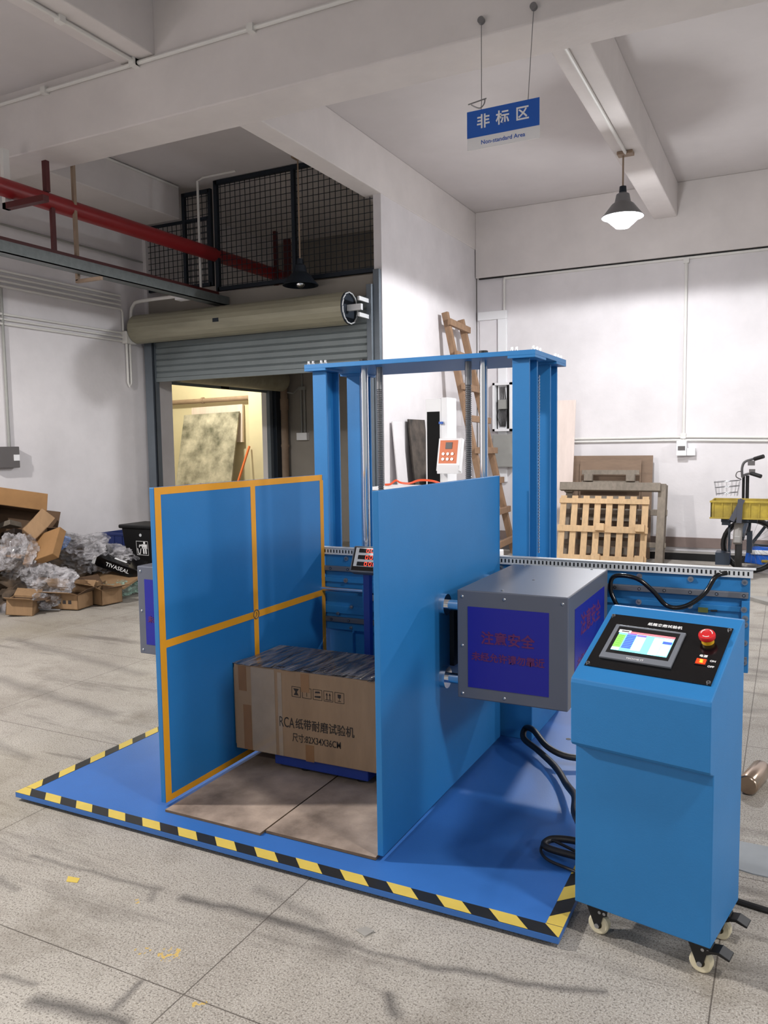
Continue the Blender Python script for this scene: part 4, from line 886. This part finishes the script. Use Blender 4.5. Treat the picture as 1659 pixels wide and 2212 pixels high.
# bay behind the shutter
t = thing('drain_pipe', 'dirty vertical drain pipe in the corner behind the roller shutter', 'pipe', (-6.79, 10.1, 0))
b = B(); b.cyl((-6.79, 10.09, 0), (-6.79, 10.09, 3.4), .075, 18); b.make('pipe', PIPEB, t, smooth=True)
b = B(); b.cyl((-6.79, 10.09, 1.95), (-6.79, 10.09, 2.12), .088, 18); b.cyl((-6.79, 10.09, 1.40), (-6.79, 10.09, 1.44), .085, 18); b.make('collar', PIPEB, t, smooth=True)
t = thing('socket_box', 'white socket box with two conduits on the wall behind the shutter', 'socket', (-6.5, 10.18, 1.55))
B().box(-6.58, 10.12, 1.50, -6.40, 10.2, 1.61).make('box', WPL, t, bevel=.005)
b = B(); b.tube([(-6.52, 10.18, 1.6), (-6.52, 10.18, 2.25)], .013, 8); b.tube([(-6.46, 10.18, 1.6), (-6.46, 10.18, 2.25)], .013, 8); b.tube([(-6.5, 10.18, 2.28), (-6.5, 10.18, 3.2)], .013, 8); b.ob((-6.49, 10.17, 2.27), (.12, .04, .05)); b.tube([(-6.74, 10.1, 2.22), (-6.65, 10.17, 2.20), (-6.56, 10.17, 2.27)], .012, 8); b.make('conduit', BOXG, t)
b = B(); b.prism([(-10.40, 11.6, .0), (-9.1, 11.6, .0), (-9.08, 12.05, 2.06), (-10.38, 12.05, 2.03)], (0, .03, .006)); tag(b.make('weathered_panel', MOULD), 'large mouldy white panel leaning in the lit store room', 'panel')
b = B(); b.prism([(-10.25, 12.09, 1.5), (-9.05, 12.09, 1.5), (-9.05, 12.12, 2.2), (-10.25, 12.12, 2.17)], (0, .05, 0)); tag(b.make('panel_frame', PALEB), 'pale timber frame behind the mouldy panel in the store room', 'frame')
b = B(); b.tube([(-12, 12.1, 2.27), (-10.2, 12.1, 2.29), (-7.4, 12.1, 2.33)], .045, 12)
for x in (-9.95, -8.85): b.cyl((x - .02, 12.1, 2.3), (x + .02, 12.1, 2.3), .06, 12)
tag(b.make('wall_pipe', PIPEB, smooth=True), 'horizontal pipe across the store room wall', 'pipe')
b = B(); b.box(-8.75, 11.9, 0, -7.25, 12.2, CZ); struct(b.make('wall_store_corner', CREAM))
b = B(); b.bar((-8.75, 11.3, .4), (-8.72, 11.85, 1.42), .03, .03); b.cyl((-8.75, 11.3, 0), (-8.75, 11.3, .45), .02); tag(b.make('broom_handle', TORG), 'red and orange broom handle leaning in the store room', 'broom')
b = B(); b.box(-9.6, 10.8, .0, -9.0, 11.1, .72); b.box(-8.98, 10.75, 0, -8.4, 10.78, .80); tag(b.make('wood_crate', LADW, bevel=.005), 'open wooden crate on the store room floor', 'crate')
import mathutils.noise as mn
def crumple(name, c, size, m, label, cat, seed, group=None, kind=None, amp=.28, freq=2.4):
    bm = bmesh.new(); bmesh.ops.create_icosphere(bm, subdivisions=5, radius=1.0)
    for v in bm.verts:
        p = v.co.copy(); q_ = Vector((seed, seed * .7, 0))
        n = mn.noise(p * freq + q_) * amp + (.35 - abs(mn.noise(p * freq * 1.9 + q_ * 2))) * amp * 1.1 - abs(mn.noise(p * freq * 4.3 + q_ * 3)) * amp * .7 - .1
        p = p * (1 + n); v.co = Vector((p.x * size[0], p.y * size[1], max(p.z * size[2], -c[2] + .002)))
    me = bpy.data.meshes.new(name); bm.to_mesh(me); bm.free(); me.materials.append(m)
    me.polygons.foreach_set('use_smooth', [True] * len(me.polygons)); me.set_sharp_from_angle(angle=math.radians(32))
    o = bpy.data.objects.new(name, me); COL.objects.link(o); o.location = c; BASE[o.name] = Vector(c)
    return tag(o, label, cat, group, kind)
crumple('white_sack', (-9.75, 10.4, .42), (.45, .35, .55), PVC, 'slumped white sack inside the lit store room', 'sack', 3.1, amp=.12)

# ------------------------------------------------------------------ heap of packaging waste by the left wall
G = 'packaging waste heaped by the left wall'
HEAPM = mat('rubbish_dark', (104, 86, 68), .8, var=.7, scale=6, dark=(28, 24, 22))
crumple('packaging_litter', (-6.36, 5.35, .10), (.42, .85, .42), HEAPM, 'dark jumble of torn packaging under the heap by the left wall', 'rubbish', 1.3, kind='stuff', amp=.3, freq=2.0)
def rot(rx, ry, rz): return (Matrix.Rotation(math.radians(rz), 4, 'Z') @ Matrix.Rotation(math.radians(ry), 4, 'Y') @ Matrix.Rotation(math.radians(rx), 4, 'X'))
def open_box(c, size, r, label, flaps=(60, 40, 70, 30), fl=.5, mats=None, extra=None):
    M = Matrix.Translation(c) @ rot(*r); sx, sy, sz = [s / 2 for s in size]; th = .006
    t = thing('cardboard_box', label, 'box', c, G); m = mats or [CARD, CARDD]
    q = B(M); q.box(-sx, -sy, -sz, sx, sy, -sz + th); q.box(-sx, -sy, -sz, -sx + th, sy, sz); q.box(sx - th, -sy, -sz, sx, sy, sz); q.box(-sx, -sy, -sz, sx, -sy + th, sz); q.box(-sx, sy - th, -sz, sx, sy, sz)
    o = q.make('body', m[0], t)
    q = B(M); e_ = th + .001; q.box(-sx + e_, -sy + e_, -sz + e_, sx - e_, sy - e_, -sz + e_ + .002); q.box(-sx + e_, sy - e_ - .002, -sz + e_, sx - e_, sy - e_, sz - .01); q.box(-sx + e_, -sy + e_, -sz + e_, -sx + e_ + .002, sy - e_, sz - .01); q.box(sx - e_ - .002, -sy + e_, -sz + e_, sx - e_, sy - e_, sz - .01); q.box(-sx + e_, -sy + e_, -sz + e_, sx - e_, -sy + e_ + .002, sz - .01); q.make('inner_shade', m[1], t)  # dark inner sheets paint the shade inside the box
    F = sy * 2 * fl
    for k, a in enumerate(flaps):
        if a is None: continue
        a = math.radians(a); o_, u_ = math.sin(a) * F, math.cos(a) * F
        q = B(M)
        if k == 0: q.prism([(-sx, -sy, sz), (sx, -sy, sz), (sx * .97, -sy - o_, sz + u_), (-sx * .97, -sy - o_, sz + u_)], (0, .004, .003))
        if k == 1: q.prism([(sx, -sy, sz), (sx, sy, sz), (sx + o_, sy * .97, sz + u_), (sx + o_, -sy * .97, sz + u_)], (-.004, 0, .003))
        if k == 2: q.prism([(-sx, sy, sz), (sx, sy, sz), (sx * .97, sy + o_, sz + u_), (-sx * .97, sy + o_, sz + u_)], (0, -.004, .003))
        if k == 3: q.prism([(-sx, -sy, sz), (-sx, sy, sz), (-sx - o_, sy * .97, sz + u_), (-sx - o_, -sy * .97, sz + u_)], (.004, 0, .003))
        q.make('flap', m[k % 2], t)
    if extra: extra(M, t, sx, sy, sz)
    return t
open_box((-6.58, 5.22, .66), (.50, .40, .30), (78, 10, 38), 'big open carton lying on its side on top of the waste heap', (35, 60, 70, 20), .4, mats=[CARD2, CARDD])
open_box((-6.19, 5.08, .66), (.15, .22, .15), (-30, 40, 30), 'small torn carton with raised flap beside the big open carton', (20, 50, 90, None), .5)
open_box((-6.42, 4.62, .16), (.34, .30, .32), (0, 0, 24), 'upright carton at the front left end of the waste heap', (80, 70, None, 60), .4)
def marks(M, t, sx, sy, sz):
    q = B(M)
    for k in range(3): q.ob((-.02 + k * .055, -sy - .001, .0), (.032, .002, .032)); 
    q.make('printed_mark', INK, t)
open_box((-5.72, 5.02, .075), (.34, .22, .13), (0, 0, 12), 'flat brown carton with printed symbols at the front of the waste heap', (70, 60, 40, None), .5, extra=marks)
open_box((-5.60, 5.30, .08), (.28, .22, .14), (0, 0, -8), 'torn open carton at the front edge behind the symbol carton', (60, 75, None, 40), .5)
open_box((-5.87, 4.66, .075), (.22, .20, .13), (0, 6, 35), 'small open carton at the nearest corner of the waste heap', (70, 80, 60, None), .5)
q = B(Matrix.Translation((-6.0, 5.02, .53)) @ rot(50, -18, 8)); q.ob((0, 0, 0), (.36, .30, .08)); tag(q.make('cardboard_slab', CARD2, bevel=.006), 'glossy orange brown cardboard slab wrapped in film on the heap', 'cardboard', G)
q = B(Matrix.Translation((-5.78, 5.62, .17)) @ rot(18, 4, 2)); q.ob((0, 0, 0), (.50, .28, .02)); tag(q.make('cardboard_sheet', CARD), 'loose flat cardboard sheet under the black printed box', 'cardboard', G)
bxm = Matrix.Translation((-5.80, 5.72, .31)) @ rot(10, 22, 30)
t = thing('printed_box', 'black printed box tilted at the right end of the heap', 'box', (-5.80, 5.72, .31), G)
q = B(bxm); q.ob((0, 0, 0), (.46, .30, .10)); q.make('body', GLOSSB, t, bevel=.004)
text('TIVASEAL', .055, WHITE, t, bxm @ front(.03, -.151, 0))
q = B(bxm); q.ob((-.20, -.151, .0), (.03, .002, .08)); q.ob((.02, -.06, .051), (.12, .03, .002)); q.make('white_label', WHITE, t)
for dy, dz, lab in ((0, 0, 'upper of two long dark panels sloping down along the left wall'), (-.06, -.08, 'lower of two long dark panels sloping down along the left wall')):
    q = B(); q.bar((-6.78 - dy, 5.2, .70 + dz), (-6.72 - dy, 6.75, .22 + dz), .05, .20, (1, 0, .3)); tag(q.make('long_panel', mat('panel_dark', (52, 44, 40), .5) if dz else OLDW, bevel=.004), lab, 'panel', G)
q = B(); q.cyl((-6.22, 4.98, .21), (-5.62, 5.28, .16), .052, 20, r2=.05); q.cyl((-6.225, 4.977, .21), (-6.2, 4.99, .209), .04, 16, 1); tag(q.make('cardboard_tube', [CARD, CARDD], smooth=True), 'thick brown cardboard tube lying across the heap', 'tube', G)
q = B(); q.ob((-5.86, 4.88, .006), (.30, .05, .01), Matrix.Rotation(.35, 3, 'Z')); tag(q.make('foam_strip', WPL), 'white foam strip on the floor before the heap', 'strip', G)
q = B(); q.ob((-6.22, 5.2, .63), (.12, .01, .10), Matrix.Rotation(.5, 3, 'Y')); tag(q.make('paper_sheet', WPL), 'small white paper sheet caught on the heap', 'paper', G)
q = B(); q.lathe((-6.02, 4.62, .05), [(.001, -.17), (.045, -.165), (.05, -.1), (.05, .08), (.02, .15), (.018, .17)], 16, axis=(.55, .55, .25)); tag(q.make('plastic_bottle', FILM, smooth=True), 'clear plastic bottle lying at the front left of the heap', 'bottle', G)
for nm, c, sz, m, lab, sd in (
    ('film_bundle', (-6.22, 4.92, .42), (.24, .20, .27), FILM, 'tall clump of clear film left of the wrapped slab', 2.2),
    ('film_bundle', (-6.20, 5.55, .40), (.40, .34, .22), FILM, 'big mound of clear film at the back of the heap', 5.7),
    ('film_bundle', (-5.93, 4.98, .24), (.34, .17, .17), FILM, 'long clear film bundle in the middle front of the heap', 8.1),
    ('film_bundle', (-5.98, 5.75, .34), (.30, .22, .14), FILM, 'clear film bundle beside the black printed box', 4.4),
    ('film_bundle', (-5.72, 5.62, .08), (.22, .20, .09), FILMG, 'greenish film bundle at the right front of the heap', 6.9),
    ('film_bundle', (-5.60, 5.98, .09), (.16, .18, .09), FILM, 'small clear film bundle beside the grey clamp box', 9.3),
    ('film_bundle', (-6.05, 5.22, .56), (.10, .10, .08), FILMB, 'small bluish film bundle behind the wrapped slab', 7.7),
    ('film_bundle', (-5.80, 4.84, .10), (.14, .12, .08), FILM, 'small clear film bundle over the symbol carton', 3.8)):
    crumple(nm, c, sz, m, lab, 'plastic film', sd, G, amp=.30, freq=1.7)
# bin and blue crate
t = thing('waste_bin', 'black plastic waste bin with a white litter symbol', 'bin', (-6.02, 6.36, 0))
q = B()
lo = [(-6.16, 6.22), (-5.82, 6.22), (-5.82, 6.50), (-6.16, 6.50)]; hi = [(-6.22, 6.18), (-5.78, 6.18), (-5.78, 6.54), (-6.22, 6.54)]
q.add([(x, y, 0) for x, y in lo] + [(x, y, .60) for x, y in hi], [(3, 2, 1, 0), (0, 1, 5, 4), (1, 2, 6, 5), (2, 3, 7, 6), (3, 0, 4, 7), (4, 5, 6, 7)]); q.box(-6.245, 6.16, .585, -5.76, 6.56, .625)
bn = q.make('body', BLACK, t, bevel=.012)
q = B(); y = 6.183
def fy(z): return 6.22 - .04 * z / .6 - .0015
def rc(x0, z0, x1, z1): q.poly([(x0, fy(z0), z0), (x1, fy(z0), z0), (x1, fy(z1), z1), (x0, fy(z1), z1)])
for z0, z1 in ((.31, .314), (.454, .458)): rc(-6.03, z0, -5.87, z1)
for x0 in (-6.03, -5.874): rc(x0, .31, x0 + .004, .458)
rc(-5.945, .325, -5.925, .40); rc(-5.915, .325, -5.895, .40); rc(-5.955, .38, -5.885, .425); rc(-5.99, .405, -5.95, .42); rc(-5.995, .39, -5.985, .41)
q.poly([(-5.92 + .014 * math.cos(a * .5236), fy(.44), .44 + .014 * math.sin(a * .5236)) for a in range(12)])
q.poly([(-6.02, fy(.38), .38), (-6.01, fy(.38), .38), (-6.0, fy(.32), .32), (-6.01, fy(.32), .32)]); q.poly([(-5.975, fy(.38), .38), (-5.965, fy(.38), .38), (-5.98, fy(.32), .32), (-5.99, fy(.32), .32)]); rc(-6.01, .32, -5.98, .33)
q.make('litter_symbol', WHITE, bn)
q = B(); q.cyl((-5.96, fy(.52), .52), (-5.96, fy(.52) - .004, .52), .016, 18); q.make('round_badge', ZINC, bn)
t = thing('plastic_crate', 'dark blue plastic crate between the heap and the black bin', 'crate', (-6.5, 6.6, 0))
q = B(); x0, x1, y0, y1, z1 = -6.72, -6.27, 6.40, 6.85, .50
q.box(x0, y0, 0, x1, y0 + .012, z1); q.box(x0, y1 - .012, 0, x1, y1, z1); q.box(x0, y0, 0, x0 + .012, y1, z1); q.box(x1 - .012, y0, 0, x1, y1, z1); q.box(x0, y0, 0, x1, y1, .012)
q.box(x0 - .01, y0 - .01, z1 - .03, x1 + .01, y0 + .002, z1); q.box(x0 - .01, y0 - .01, .22, x1 + .01, y0 + .002, .235)
for k in range(4): q.box(x0 + .05 + k * .115, y0 - .009, 0, x0 + .06 + k * .115, y0, z1)
q.make('body', CRATEB, t, bevel=.003)
